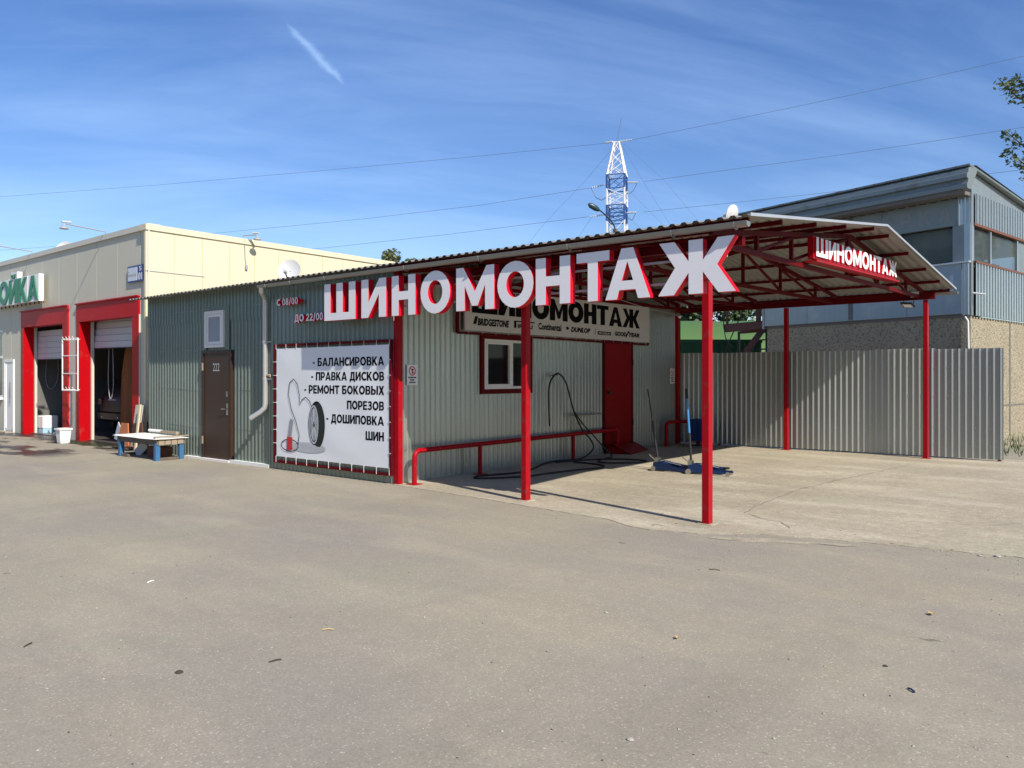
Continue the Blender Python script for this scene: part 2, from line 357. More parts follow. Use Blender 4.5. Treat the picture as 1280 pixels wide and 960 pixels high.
def sheet(mb, fr, u0, u1, vb, vt, pitch=.115, depth=.018, holes=(), flat=.68, sl=.06, top=.06):
    fb = vb if callable(vb) else (lambda u: vb); ft = vt if callable(vt) else (lambda u: vt)
    ks = []; k = math.floor(u0/pitch)-1
    while k*pitch < u1+pitch:
        for a, nn in ((0, 0), (.05, 0), (flat-.03, 0), (flat, 0), (flat+sl, depth), (flat+sl+top, depth), (1-.04, depth*.22)): ks.append(((k+a)*pitch, nn))
        k += 1
    def nval(u):
        for (a, na), (b, nb) in zip(ks, ks[1:]):
            if a <= u <= b: return na+(nb-na)*(u-a)/(b-a) if b > a else na
        return 0
    pts = [(u0, nval(u0))]+[p for p in ks if u0+1e-4 < p[0] < u1-1e-4]+[(u1, nval(u1))]
    for (a, na), (b, nb) in zip(pts, pts[1:]):
        mid = (a+b)/2; iv = [(0., 1.)]; lo, hi = fb(mid), ft(mid)
        segs = [(lo, hi)]
        for (h0, h1, g0, g1) in holes:
            if h0 < mid < h1:
                ns = []
                for s0, s1 in segs:
                    if g1 <= s0 or g0 >= s1: ns.append((s0, s1)); continue
                    if g0 > s0: ns.append((s0, g0))
                    if g1 < s1: ns.append((g1, s1))
                segs = ns
        for s0, s1 in segs:
            a0 = fb(a) if s0 == lo else s0; b0 = fb(b) if s0 == lo else s0
            a1 = ft(a) if s1 == hi else s1; b1 = ft(b) if s1 == hi else s1
            mb.add([fr(a, a0, na), fr(b, b0, nb), fr(b, b1, nb), fr(a, a1, na)], [(0, 1, 2, 3)])
    mb.nonorm = True; mb.smooth_all = True
def wall_sheets(fr, u0, u1, vb, vt, m, parent, width=1.15, holes=(), proud=0, name='wall_sheet', **kw):
    n = max(1, round((u1-u0)/width)); out = []
    for i in range(n):
        a = u0+(u1-u0)*i/n; b = u0+(u1-u0)*(i+1)/n
        mb = MB(); f2 = FR(fr(0, 0, proud+(.0015 if i % 2 else 0)), fr.U, fr.N, fr.V)
        tp = vt if (callable(vt) or name != 'fence_sheet') else vt+.010*math.sin(i*2.7)
        sheet(mb, f2, a-(.02 if i else 0), b, vb, tp, holes=holes, **kw)
        out.append(mb.build(name, m, parent))
    return out

# ------------------------------------------------------------------ lettering
S = .25
def arc(cx, cy, rx, ry, a0, a1, n=14): return [(cx+rx*math.cos(R(a0+(a1-a0)*i/n)), cy+ry*math.sin(R(a0+(a1-a0)*i/n))) for i in range(n+1)]
def rect(a, b, c, d): return [(a, c), (b, c), (b, d), (a, d)]
def ell(W, s=S, o=.015): return [arc(W/2, .5, W/2, .5+o, 0, 345, 23), arc(W/2, .5, W/2-s, .5-s*.86, 0, 345, 23)]
def bowl(x0, x1, y0, y1):                                    # right-bulging outline from (x0,y0) to (x0,y1)
    r = (y1-y0)/2; return [(x0, y0), (x1-r, y0)]+arc(x1-r, (y0+y1)/2, r, r, -80, 80, 8)+[(x1-r, y1), (x0, y1)]
def GL():
    s = S; G = {}
    W = 1.22; c = W/2
    G['Ш'] = (W, [[[(0,0),(W,0),(W,1),(W-s,1),(W-s,.2),(c+s/2,.2),(c+s/2,1),(c-s/2,1),(c-s/2,.2),(s,.2),(s,1),(0,1)]]])
    W = .86; i_ = [(0,0),(s*.95,0),(W-s,.60),(W-s,0),(W,0),(W,1),(W-s*.95,1),(s,.40),(s,1),(0,1)]
    G['И'] = (W, [[i_]])
    G['Й'] = (W, [[i_], [[(.20,1.22),(.24,1.10),(.35,1.05),(.51,1.05),(.62,1.10),(.66,1.22),(.53,1.22),(.49,1.15),(.37,1.15),(.33,1.22)]]])
    W = .84; G['Н'] = (W, [[[(0,0),(s,0),(s,.39),(W-s,.39),(W-s,0),(W,0),(W,1),(W-s,1),(W-s,.60),(s,.60),(s,1),(0,1)]]])
    G['О'] = (.98, [ell(.98, s)]); G['0'] = (.66, [ell(.66, .19)])
    W = 1.08; G['М'] = (W, [[[(0,0),(s,0),(s,.57),(W/2-.08,.10),(W/2+.08,.10),(W-s,.57),(W-s,0),(W,0),(W,1),(W-s*.85,1),(W/2,.43),(s*.85,1),(0,1)]]])
    W = .82; G['Т'] = (W, [[[(W/2-s/2,0),(W/2+s/2,0),(W/2+s/2,.80),(W,.80),(W,1),(0,1),(0,.80),(W/2-s/2,.80)]]])
    W = .98; G['А'] = (W, [[[(0,0),(s*1.03,0),(s*1.03+.055,.18),(W-s*1.03-.055,.18),(W-s*1.03,0),(W,0),(W/2+.13,1),(W/2-.13,1)], [(W/2-.125,.36),(W/2+.125,.36),(W/2,.74)]]])
    W = 1.36; c = W/2
    G['Ж'] = (W, [[[(0,0),(.29,0),(c-s/2,.40),(c-s/2,0),(c+s/2,0),(c+s/2,.40),(W-.29,0),(W,0),(W-.31,.51),(W-.02,1),(W-.30,1),(c+s/2,.61),(c+s/2,1),(c-s/2,1),(c-s/2,.61),(.30,1),(.02,1),(.31,.51)]]])
    W = .80; G['Б'] = (W, [[[(0,0),(.50,0)]+arc(.50,.31,.30,.31,-80,80,8)+[(.50,.62),(s,.62),(s,.81),(.72,.81),(.72,1),(0,1)], [(s,.18),(.46,.18)]+arc(.46,.31,.09,.12,-70,70,4)+[(.46,.44),(s,.44)]]])
    W = .80; G['В'] = (W, [[[(0,0),(.52,0)]+arc(.52,.28,.28,.28,-80,50,7)+[(.69,.52)]+arc(.49,.75,.26,.25,-30,85,7)+[(.48,1),(0,1)],
                            [(s,.17),(.46,.17)]+arc(.46,.29,.09,.12,-70,70,4)+[(.46,.41),(s,.41)], [(s,.59),(.44,.59)]+arc(.44,.71,.08,.12,-70,70,4)+[(.44,.83),(s,.83)]]])
    W = .78; G['Р'] = (W, [[[(0,0),(s,0),(s,.30),(.44,.30)]+arc(.44,.65,.34,.35,-80,80,9)+[(.44,1),(0,1)], [(s,.49),(.42,.49)]+arc(.42,.655,.11,.165,-70,70,5)+[(.42,.82),(s,.82)]]])
    W = .92; G['Д'] = (W, [[[(0,-.18),(.19,-.18),(.19,0),(W-.19,0),(W-.19,-.18),(W,-.18),(W,.20),(W-.10,.20),(W-.10,1),(.20,1),(.18,.55),(.10,.20),(0,.20)], [(.33,.20),(W-.34,.20),(W-.34,.80),(.42,.80),(.41,.5)]]])
    W = .70; G['Е'] = (W, [[[(0,0),(W,0),(W,.19),(s,.19),(s,.41),(W-.06,.41),(W-.06,.59),(s,.59),(s,.81),(W-.02,.81),(W-.02,1),(0,1)]]])
    W = .72; G['З'] = (W, [[[(0,.10)]+arc(.36,.28,.36,.29,-120,50,8)+[(.62,.52)]+arc(.37,.73,.32,.28,-30,130,8)+[(.03,.90),(.10,.73)]+arc(.34,.72,.10,.10,110,-80,5)+[(.20,.61),(.20,.43)]+arc(.36,.30,.12,.13,85,-90,5)+[(.10,.26)]]])
    W = .86; G['К'] = (W, [[[(0,0),(s,0),(s,.27),(.33,.38),(.56,0),(W,0),(.50,.56),(.83,1),(.56,1),(s,.58),(s,1),(0,1)]]])
    W = .90; G['Л'] = (W, [[[(0,0),(.10,-.02),(.26,.06),(.36,.24),(.41,.80),(W-s,.80),(W-s,0),(W,0),(W,1),(.18,1),(.15,.38),(.10,.21),(0,.20)]]])
    W = .82; G['П'] = (W, [[[(0,0),(s,0),(s,.79),(W-s,.79),(W-s,0),(W,0),(W,1),(0,1)]]])
    G['С'] = (.80, [[arc(.49, .5, .49, .515, 45, 315, 20)+list(reversed(arc(.49, .5, .24, .29, 42, 318, 14)))]])
    W = .92; G['Х'] = (W, [[[(0,0),(.29,0),(W/2,.30),(W-.29,0),(W,0),(W-.29,.51),(W-.02,1),(W-.30,1),(W/2,.72),(.30,1),(.02,1),(.29,.51)]]])
    W = .76; G['Ы'] = (1.10, [[[(0,0),(.46,0)]+arc(.46,.32,.30,.32,-80,80,8)+[(.46,.64),(s,.64),(s,1),(0,1)], [(s,.18),(.42,.18)]+arc(.42,.32,.09,.13,-70,70,4)+[(.42,.46),(s,.46)]], [rect(.85, 1.10, 0, 1)]])
    G['2'] = (.66, [[[(0,0),(.66,0),(.66,.19),(.30,.19),(.55,.45)]+arc(.33,.68,.30,.33,-20,165,9)+[(.03,.76),(.22,.70)]+arc(.33,.70,.11,.13,160,-30,5)+[(.40,.60),(0,.17)]]])
    G['8'] = (.66, [[arc(.33,.27,.33,.285,135,405,12)+arc(.33,.745,.30,.27,-30,210,12), arc(.33,.28,.13,.115,0,330,10), arc(.33,.74,.12,.105,0,330,10)]])
    G['5'] = (.64, [[[(0,.08)]+arc(.32,.31,.32,.325,-130,110,10)+[(.22,.62),(.24,.81),(.60,.81),(.60,1),(.08,1),(.03,.46),(.20,.42)]+arc(.30,.32,.14,.14,110,-120,5)+[(.08,.26)]]])
    G['/'] = (.46, [[[(0,-.1),(.18,-.1),(.46,1.1),(.28,1.1)]]]); G['-'] = (.40, [[rect(.02, .38, .32, .50)]]); G[' '] = (.32, [])
    return G
GLY = GL(); GAP = .09
S = .315; GLH = GL(); S = .25
def layout(txt, extra=GAP, GLY=GLY):
    x = 0; out = []
    for ch in txt:
        wd, sh = GLY[ch]; out.append((ch, x, wd, sh)); x += wd+extra
    return out, x-extra
def put_text(fr, txt, u0, u1, v0, v1, n0, n1, mats, parent, name='lettering', each=False, slope=0., gl=None, gap=GAP):
    lay, W = layout(txt, gap, gl or GLY); kx = (u1-u0)/W; kz = v1-v0; mb = MB(); res = []
    for ch, x, wd, shapes in lay:
        if not shapes: continue
        if each: mb = MB()
        for sh in shapes:
            lp = [[(u0+(x+a)*kx, v0+b*kz+slope*(x+a)*kx) for a, b in l] for l in sh]
            mb.prism(lp, fr, n0, n1, 0, 1 if len(mats) > 1 else 0)
        if each: res.append(mb.build(name, mats, parent))
    if not each: return mb.build(name, mats, parent)
    return res
def latin(fr, txt, u0, u1, v0, v1, n, m, parent, bold=.02, shear=0., name='lettering'):
    cu = bpy.data.curves.new('t', 'FONT'); cu.body = txt; cu.size = 1; cu.offset = bold; cu.shear = shear; cu.resolution_u = 2; cu.extrude = 0
    ob = bpy.data.objects.new('t', cu); COL.objects.link(ob); bpy.context.view_layer.update()
    dg = bpy.context.evaluated_depsgraph_get(); me = ob.evaluated_get(dg).to_mesh()
    vs = [v.co.copy() for v in me.vertices]; fs = [tuple(p.vertices) for p in me.polygons]
    ob.evaluated_get(dg).to_mesh_clear(); bpy.data.objects.remove(ob); bpy.data.curves.remove(cu)
    x0 = min(v.x for v in vs); x1 = max(v.x for v in vs); y0 = min(v.y for v in vs); y1 = max(v.y for v in vs)
    mb = MB(); mb.nonorm = True
    mb.add([fr(u0+(v.x-x0)/(x1-x0)*(u1-u0), v0+(v.y-y0)/(y1-y0)*(v1-v0), n) for v in vs], fs)
    return mb.build(name, m, parent)

# ================================================================== SETTING
mb = MB(); n = 24
gx = [-900, -200, -60]+[-45+i*4.5 for i in range(18)]+[60, 200, 900]
mb.add([(x, y, 0) for y in (-900, -60, 0, 20, 60, 200, 900) for x in gx], [(j*len(gx)+i, j*len(gx)+i+1, (j+1)*len(gx)+i+1, (j+1)*len(gx)+i) for j in range(6) for i in range(len(gx)-1)])
kind(mb.build('asphalt_ground', 'asphalt'), 'structure')
edge = [(-8.55,7.72),(-8.40,7.70),(-6.7,7.57),(-5.3,7.42),(-4.6,7.36),(-4.25,7.18),(-3.95,7.13),(-3.73,7.20),(-3.45,7.26),(-3.28,7.38),(-3.1,7.55),(-2.96,7.64),(-2.6,7.74),(-1.9,7.92),(-1.25,8.02),(-.77,8.09),(1.5,8.35),(5,8.9),(13,9.8)]
fine = []
for (a, b), (c, d) in zip(edge, edge[1:]):
    k = max(1, int((c-a)/.08))
    for i in range(k):
        x = a+(c-a)*i/k; y = b+(d-b)*i/k
        fine.append((x, y+(.045 if x > -5.3 else .02)*noise.noise(Vector((x*4, 3, 0)))+.02*noise.noise(Vector((x*17, 9, 0)))))
mb = MB(); back = [(x, 17.6) for x, _ in fine]; k = len(fine)
mb.add([(x, y, .006) for x, y in fine]+[(x, y, .006) for x, y in back]+[(x, y, -.01) for x, y in fine],
       [(i, i+1, k+i+1, k+i) for i in range(k-1)]+[(2*k+i, 2*k+i+1, i+1, i) for i in range(k-1)])
kind(mb.build('concrete_pad', 'concrete'), 'structure')
mb = MB()                                                       # cement smears by the corner post
for iz, (cx, cy, sx, sy, rot) in enumerate(((-2.9,7.35,.30,.10,.5),(-2.55,7.48,.22,.06,.5),(-3.15,7.22,.16,.06,.3),(-2.2,7.62,.15,.05,.4))):
    pts = []
    for i in range(26):
        a = 2*math.pi*i/26; rr = 1+.45*noise.noise(Vector((cx*9+math.cos(a)*1.8, cy*9+math.sin(a)*1.8, 2)))
        u, v = math.cos(a)*sx*rr, math.sin(a)*sy*rr; pts.append((cx+u*math.cos(rot)-v*math.sin(rot), cy+u*math.sin(rot)+v*math.cos(rot), .0012+.0011*iz))
    mb.add(pts, [tuple(range(26))])
kind(mb.build('cement_smears', 'concrete'), 'structure')
def crack(pts, wd, name='slab_crack'):
    mb = MB(); P = []
    for (a, b), (c, d) in zip(pts, pts[1:]):
        m_ = max(2, int(math.hypot(c-a, d-b)/.05))
        P += [(a+(c-a)*i/m_+.03*noise.noise(Vector((a+(c-a)*i/m_, (b+(d-b)*i/m_)*6, 0))), b+(d-b)*i/m_) for i in range(m_)]
    L_ = []; Rr = []
    for i, (x, y) in enumerate(P[:-1]):
        dx, dy = P[i+1][0]-x, P[i+1][1]-y; l = math.hypot(dx, dy) or 1; h = wd*(.5+abs(noise.noise(Vector((x*11, y*11, 5))))*1.3)
        L_.append((x-dy/l*h, y+dx/l*h, .010)); Rr.append((x+dy/l*h, y-dx/l*h, .010))
    k = len(L_); mb.add(L_+Rr, [(k+i, k+i+1, i+1, i) for i in range(k-1)])
    return kind(mb.build(name, 'crack'), 'structure')
crack([(-3.56,8.68),(-3.58,9.02),(-3.64,9.26),(-3.70,11.03),(-3.56,12.45),(-3.34,13.9),(-3.13,15.9)], .004)
crack([(-6.6,9.6),(-5.6,9.9),(-4.9,9.8),(-4.1,10.3)], .0025); crack([(-2.2,9.2),(-1.2,9.6),(-.4,10.9),(.3,12.4)], .003); crack([(-5.2,13.2),(-4.5,13.6),(-4.2,14.4)], .0025)
crack([(-3.56,8.68),(-3.48,8.66),(-3.23,8.43),(-3.04,8.41),(-2.75,8.02)], .004)

# roof heights (underside of the sheets)
def zr(y): return 3.205+(y-7.45)*.637/4.98 if y < 12.43 else 3.842-(y-12.43)*.512/4.97
X_W, X_E = -16.43, -2.885

# ================================================================== TYRE SHOP
shop = thing('tire_shop', 'low tyre shop clad in corrugated galvanised sheet, with brown door, white window and red door', 'shop building', (-12.7, 8, 0))
FF = FR((0, 7.86, 0), (1, 0, 0), (0, -1, 0)); FB = FR((0, 7.80, 0), (1, 0, 0), (0, -1, 0)); FS = FR((-8.55, 0, 0), (0, 1, 0), (1, 0, 0))
door_h = (-14.13, -13.08, -.1, 2.09)
win_h = (-13.98, -13.36, 2.2, 2.82)
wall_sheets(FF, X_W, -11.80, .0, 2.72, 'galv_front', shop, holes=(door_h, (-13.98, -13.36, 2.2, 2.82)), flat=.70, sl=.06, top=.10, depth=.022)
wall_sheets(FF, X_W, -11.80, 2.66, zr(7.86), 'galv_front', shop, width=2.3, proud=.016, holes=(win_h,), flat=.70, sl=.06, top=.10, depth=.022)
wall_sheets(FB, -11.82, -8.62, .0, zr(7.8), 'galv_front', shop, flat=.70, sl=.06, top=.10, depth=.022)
wall_sheets(FS, 7.86, 16.72, .0, lambda y: zr(y), 'galv', shop, holes=((9.72, 10.98, 1.38, 2.25), (13.5, 14.62, .0, 2.36)), flat=.66, sl=.08, top=.10, depth=.010)
FK = FR((0, 17.0, 0), (-1, 0, 0), (0, 1, 0)); wall_sheets(FK, 8.56, -X_W, 0, zr(17), 'galv', shop, width=2.8)
wall_sheets(FR((X_W, 0, 0), (0, -1, 0), (-1, 0, 0)), -17, -7.87, 0, 3.2, 'galv', shop, width=3)
fbox(FR((-11.81, 0, 0), (0, 1, 0), (1, 0, 0)), 'corner_strip', 'galv', shop, 7.785, 7.87, 0, zr(7.8)-.01, -.012, .012)
fbox(FF, 'sill_strip', 'white_paint', shop, -14.75, -13.10, -.02, .035, -.02, .10)
fbox(FF, 'sill_strip', 'white_paint', shop, -13.10, -11.83, -.02, .055, -.02, .09)
mb = MB()                                                        # screw heads
for zz_ in (.62, 1.35, 2.13, 2.9):
    for i in range(42):
        u = X_W+.06+i*.12
        if door_h[0]-.03 < u < door_h[1]+.03 and zz_ < 2.2: continue
        FF.box(mb, u-.007, u+.007, zz_-.007, zz_+.007, .012, .022)
for zz_ in (.5, 1.6, 2.6):
    for i in range(74):
        u = 7.98+i*.1185
        if 9.6 < u < 11.1 and 1.3 < zz_ < 2.4 or 13.4 < u < 14.7: continue
        FS.box(mb, u-.006, u+.006, zz_-.006, zz_+.006, .003, .012)
kind(mb.build('screw_heads', 'steel', shop), 'stuff')
# roof of the enclosed part
def roof_sheets(parent, xa, xb):
    n_ = round((xb-xa)/1.1)
    for side in (0, 1):
        y0, y1 = ((7.44, 12.46) if side == 0 else (12.40, 17.42))
        for i in range(n_):
            a = xa+(xb-xa)*i/n_; b = xa+(xb-xa)*(i+1)/n_; o = .0025*(i % 2)
            d = Vector((0, y1-y0, zr(y1)-zr(y0))); ln_ = d.length; dn = d.normalized(); up = Vector((0, -dn.z, dn.y))
            mb = MB(); fr = FR((0, y0, zr(y0)+.004+o), (1, 0, 0), up, dn)
            sheet(mb, fr, a-(.02 if i else 0), b, 0, ln_, pitch=.1375, depth=.024, flat=.36, sl=.18, top=.28)
            if xb > -4: mb.v = [(x+.0211*(y-12.43)*(x+8.55)/5.66, y, z) for x, y, z in mb.v]
            mb.build('roof_sheet', 'galv_roof', parent)
roof_sheets(shop, X_W-.06, -8.55)
# gutter runs the whole front from the downpipe to the canopy's end
def half_gutter(mb, x0, x1, y, z, r=.058, n_=10):
    pr_ = [(y+math.cos(R(180+180*i/n_))*r, z+math.sin(R(180+180*i/n_))*r) for i in range(n_+1)]
    pi_ = [(y+math.cos(R(180+180*i/n_))*(r-.004), z+math.sin(R(180+180*i/n_))*(r-.004)) for i in range(n_+1)]
    vs = [(x, a, b) for x in (x0, x1) for a, b in pr_+list(reversed(pi_))]; m_ = 2*(n_+1)
    mb.add(vs, [(i, (i+1) % m_, m_+(i+1) % m_, m_+i) for i in range(m_)])
    for x in (x0+.002, x1-.002): mb.add([(x, a, b) for a, b in pr_], [tuple(range(n_+1))])
    mb.nonorm = False
mb = MB(); half_gutter(mb, -11.66, -8.57, 7.480, 3.165); gt = mb.build('gutter', 'gutter', shop, smooth=True)
def gbracket(parent, x):
    mb = MB(); P_ = [(x, 7.480+math.cos(R(a))*.062, 3.165+math.sin(R(a))*.066) for a in range(180, 361, 20)]
    for p, q in zip(P_, P_[1:]): mb.beam(p, q, .022, .004, (1, 0, 0))
    return mb.build('gutter_bracket', 'gutter', parent)
for x in (-11.4, -10.7, -9.8): gbracket(shop, x)
mb = MB(); mb.tube([(-11.58, 7.48, 3.13), (-11.60, 7.49, 3.06), (-11.82, 7.70, 2.98), (-11.87, 7.74, 2.91), (-11.88, 7.745, 1.14), (-11.89, 7.74, 1.06), (-11.95, 7.70, .985), (-12.11, 7.60, .87)], .047, 14, cap=False)
dp = mb.build('downpipe', 'silver', shop, smooth=True)
for z in (2.2, 1.55): 
    mb = MB(); mb.lathe((-11.88, 7.745, z), (0, 0, 1), [(0, .047), (0, .053), (.025, .053), (.025, .047)]); mb.box(-11.83, -11.70, 7.74, 7.755, z, z+.02); mb.build('pipe_clamp', 'silver', shop)
mb = MB(); mb.lathe((-11.885, 7.75, 1.62), (1, 0, 0), [(.06, 0), (.06, .03), (.16, .03), (.16, 0)], 10); mb.build('wall_plug', 'wood', shop)
# brown door 222
mb = MB(); FF.box(mb, -14.10, -13.11, .02, 2.07, .0, .045); dr = mb.build('door', 'brown_door', shop)
mb = MB()
for a, b, c, d in ((-14.13, -14.085, .0, 2.10), (-13.125, -13.08, .0, 2.10), (-14.085, -13.125, 2.045, 2.10)): FF.box(mb, a, b, c, d, -.02, .062)
mb.build('door_frame', 'brown_door', shop)
latin(FF, '222', -13.74, -13.51, 1.71, 1.86, .0465, 'ink_lightgrey', dr, .0, 0, 'number')
mb = MB(); FF.box(mb, -13.26, -13.20, .88, 1.10, .045, .055); FF.box(mb, -13.36, -13.21, .985, 1.005, .085, .10); FF.box(mb, -13.225, -13.205, .985, 1.005, .05, .10); mb.build('handle', 'steel', dr)
fbox(FF, 'lock_plate', 'steel', dr, -13.27, -13.22, 1.22, 1.33, .045, .053)
for z in (.30, 1.72): fbox(FF, 'hinge', 'wood', shop, -14.115, -14.07, z, z+.15, .062, .078)
# upper white window
def window_parts(fr, parent, u0, u1, v0, v1, n0, pane, mull=None, w_=.07, sash='pvc'):
    f = MB()
    for a, b, c, d in ((u0, u0+w_, v0, v1), (u1-w_, u1, v0, v1), (u0+w_, u1-w_, v0, v0+w_), (u0+w_, u1-w_, v1-w_, v1)): fr.box(f, a, b, c, d, n0, n0+.05)
    if mull: fr.box(f, mull-.035, mull+.035, v0+w_, v1-w_, n0, n0+.05)
    fo = f.build('window_frame', sash, parent)
    edges = [u0+w_, mull-.035, mull+.035, u1-w_] if mull else [u0+w_, u1-w_]
    for a, b in zip(edges[::2], edges[1::2]): fbox(fr, 'pane', pane, fo, a+.002, b-.002, v0+w_, v1-w_, n0+.012, n0+.022)
    return fo
wf = window_parts(FF, shop, -14.02, -13.35, 2.16, 2.86, .02, 'glass_pale', w_=.055)
s_ = MB()
for a, b, c, d in ((-13.955, -13.90, 2.22, 2.80), (-13.47, -13.41, 2.22, 2.80), (-13.90, -13.47, 2.22, 2.275), (-13.90, -13.47, 2.745, 2.80)): FF.box(s_, a, b, c, d, .034, .062)
s_.build('sash', 'pvc', wf)
fl = MB()
for a, b, c, d in ((-14.11, -14.02, 2.12, 2.94), (-13.35, -13.2, 2.12, 2.94), (-14.02, -13.35, 2.86, 2.94)): FF.box(fl, a, b, c, d, .012, .032)
fl.build('window_flashing', 'galv_front', shop)
# recessed wall: window, red door, ramp
rw = MB()
for a, b, c, d in ((9.65, 9.73, 1.31, 2.31), (10.97, 11.05, 1.31, 2.31), (9.73, 10.97, 2.24, 2.31), (9.73, 10.97, 1.31, 1.39)): FS.box(rw, a, b, c, d, -.01, .05)
rw.build('window_surround', 'red_truss', shop)
wf = window_parts(FS, shop, 9.73, 10.97, 1.39, 2.24, -.005, 'glass_dark', mull=10.46, w_=.045)
s_ = MB()
for a, b, c, d in ((9.775, 9.81, 1.435, 2.195), (10.385, 10.425, 1.435, 2.195), (9.81, 10.385, 1.435, 1.475), (9.81, 10.385, 2.155, 2.195)): FS.box(s_, a, b, c, d, .008, .058)
s_.build('sash', 'pvc', wf)
rd = fbox(FS, 'red_door', 'red_door', shop, 13.53, 14.60, .20, 2.33, -.01, .035)
rf = MB()
for a, b, c, d in ((13.48, 13.53, .1, 2.38), (14.60, 14.65, .1, 2.38), (13.53, 14.60, 2.33, 2.38), (13.48, 14.65, .10, .20)): FS.box(rf, a, b, c, d, -.02, .045)
rf.build('door_frame', 'red_truss', shop)
mb = MB(); FS.box(mb, 13.60, 13.65, 1.18, 1.36, .035, .045); FS.box(mb, 13.61, 13.74, 1.26, 1.285, .07, .09); FS.box(mb, 13.61, 13.635, 1.26, 1.285, .04, .09); mb.build('handle', 'dark_metal', rd)
for z in (.55, 1.85): mb = MB(); mb.lathe(FS(14.625, z, .055), (0, 0, 1), [(0, 0), (0, .014), (.13, .014), (.13, 0)], 8); mb.build('hinge', 'dark_metal', shop)
mb = MB(); mb.beam((-8.54, 14.2, .215), (-8.12, 14.28, .012), 1.18, .012, (0, 0, 1)); mb.beam((-8.50, 13.62, .10), (-8.17, 13.70, .01), .012, .16)
tag(mb.build('entrance_ramp', 'red_door', loc=(-8.35, 14.2, 0)), 'red sheet metal ramp leading up to the red door', 'ramp')
# corner posts
for y0, y1, nm in ((7.77, 7.86, 'corner_post'), (16.72, 16.82, 'corner_post')):
    mb = MB(); mb.rbox(-8.585, -8.48, y0, y1, 0, zr(y0)-.06); mb.build(nm, 'red', shop)

# ================================================================== CANOPY
cano = thing('canopy', 'open gabled canopy of corrugated sheet on four square red posts', 'canopy', (-4.9, 12.3, 0))
roof_sheets(cano, -8.55, X_E)
mb = MB(); half_gutter(mb, -8.565, -3.02, 7.480, 3.165); mb.build('gutter', 'gutter', cano, smooth=True)
for x in (-8.0, -6.6, -5.2, -3.85, -3.15): gbracket(cano, x)
mb = MB(); half_gutter(mb, -8.5, -2.75, 17.46, zr(17.42)-.03); mb.build('gutter', 'gutter', cano, smooth=True)
for x, y in ((-3.61, 7.8), (-6.11, 7.8), (-3.19, 16.75), (-5.93, 16.8)):
    zt = 2.98 if y < 9 else 3.10
    mb = MB(); mb.rbox(x-.042, x+.042, y-.05, y+.05, 0, zt, .006); mb.build('post', 'red', cano)
    mb = MB(); mb.rbox(x-.085, x+.085, y-.085, y+.085, .006, .014, .002); mb.build('base_plate', 'red' if y > 9 else 'concrete', cano)
def bm(p, q, wd=.05, ht=.05, name='beam', m='red_truss'): mb = MB(); mb.beam(p, q, wd, ht); return mb.build(name, m, cano)
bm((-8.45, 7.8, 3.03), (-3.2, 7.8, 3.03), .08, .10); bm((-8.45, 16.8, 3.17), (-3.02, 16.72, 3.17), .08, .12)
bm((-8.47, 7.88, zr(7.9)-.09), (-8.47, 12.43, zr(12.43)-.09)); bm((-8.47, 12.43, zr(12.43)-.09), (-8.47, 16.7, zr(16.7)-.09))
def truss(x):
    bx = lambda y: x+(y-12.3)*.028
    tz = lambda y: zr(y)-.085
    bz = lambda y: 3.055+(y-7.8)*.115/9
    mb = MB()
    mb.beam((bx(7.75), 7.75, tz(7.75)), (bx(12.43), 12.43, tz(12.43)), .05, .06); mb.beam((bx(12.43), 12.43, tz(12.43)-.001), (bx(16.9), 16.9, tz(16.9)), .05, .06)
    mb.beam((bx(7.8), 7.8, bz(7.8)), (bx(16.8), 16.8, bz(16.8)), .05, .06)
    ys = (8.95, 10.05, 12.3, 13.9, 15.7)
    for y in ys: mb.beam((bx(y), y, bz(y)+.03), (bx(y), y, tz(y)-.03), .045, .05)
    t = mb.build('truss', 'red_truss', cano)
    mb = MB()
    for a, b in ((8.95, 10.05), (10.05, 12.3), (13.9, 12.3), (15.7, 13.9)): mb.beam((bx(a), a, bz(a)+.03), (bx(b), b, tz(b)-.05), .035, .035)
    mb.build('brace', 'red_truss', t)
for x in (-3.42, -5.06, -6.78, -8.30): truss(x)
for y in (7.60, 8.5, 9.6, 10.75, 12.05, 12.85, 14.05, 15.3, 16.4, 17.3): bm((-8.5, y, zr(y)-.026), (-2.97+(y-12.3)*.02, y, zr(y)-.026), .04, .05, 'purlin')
mb = MB(); zz1 = zr(12.43)+.035
mb.add([(-8.5, 12.28, zz1-.012), (X_E-.05, 12.28, zz1-.012), (X_E-.05, 12.43, zz1+.012), (-8.5, 12.43, zz1+.012), (X_E-.05, 12.58, zz1-.006), (-8.5, 12.58, zz1-.006)], [(0, 1, 2, 3), (3, 2, 4, 5)]); mb.build('ridge_cap', 'red', cano)
for a, b in ((7.44, 12.43), (12.43, 17.42)):
    mb = MB(); mb.beam((X_E+.006+.0211*(a-12.43), a, zr(a)+.018), (X_E+.006+.0211*(b-12.43), b, zr(b)+.018), .012, .032); mb.build('edge_trim', 'silver', cano)
mb = MB(); mb.box(-3.44, -3.30, 16.66, 16.705, 3.16, 3.27); tag(mb.build('junction_box', 'pvc', loc=(-3.37, 16.68, 3.16)), 'small grey junction box under the canopy beam beside the back right post', 'junction box')
fl_ = thing('floodlight', 'small square LED floodlight hanging by the back right canopy post', 'floodlight', (-3.5, 16.62, 3.12))
mb = MB(); mb.beam((-3.58, 16.60, 3.02), (-3.37, 16.56, 3.00), .19, .03, (0, .35, 1)); mb.build('housing', 'dark_metal', fl_)
mb = MB(); mb.beam((-3.55, 16.585, 3.0), (-3.40, 16.556, 2.985), .13, .01, (0, .35, 1)); mb.build('lens', 'white_face', fl_)
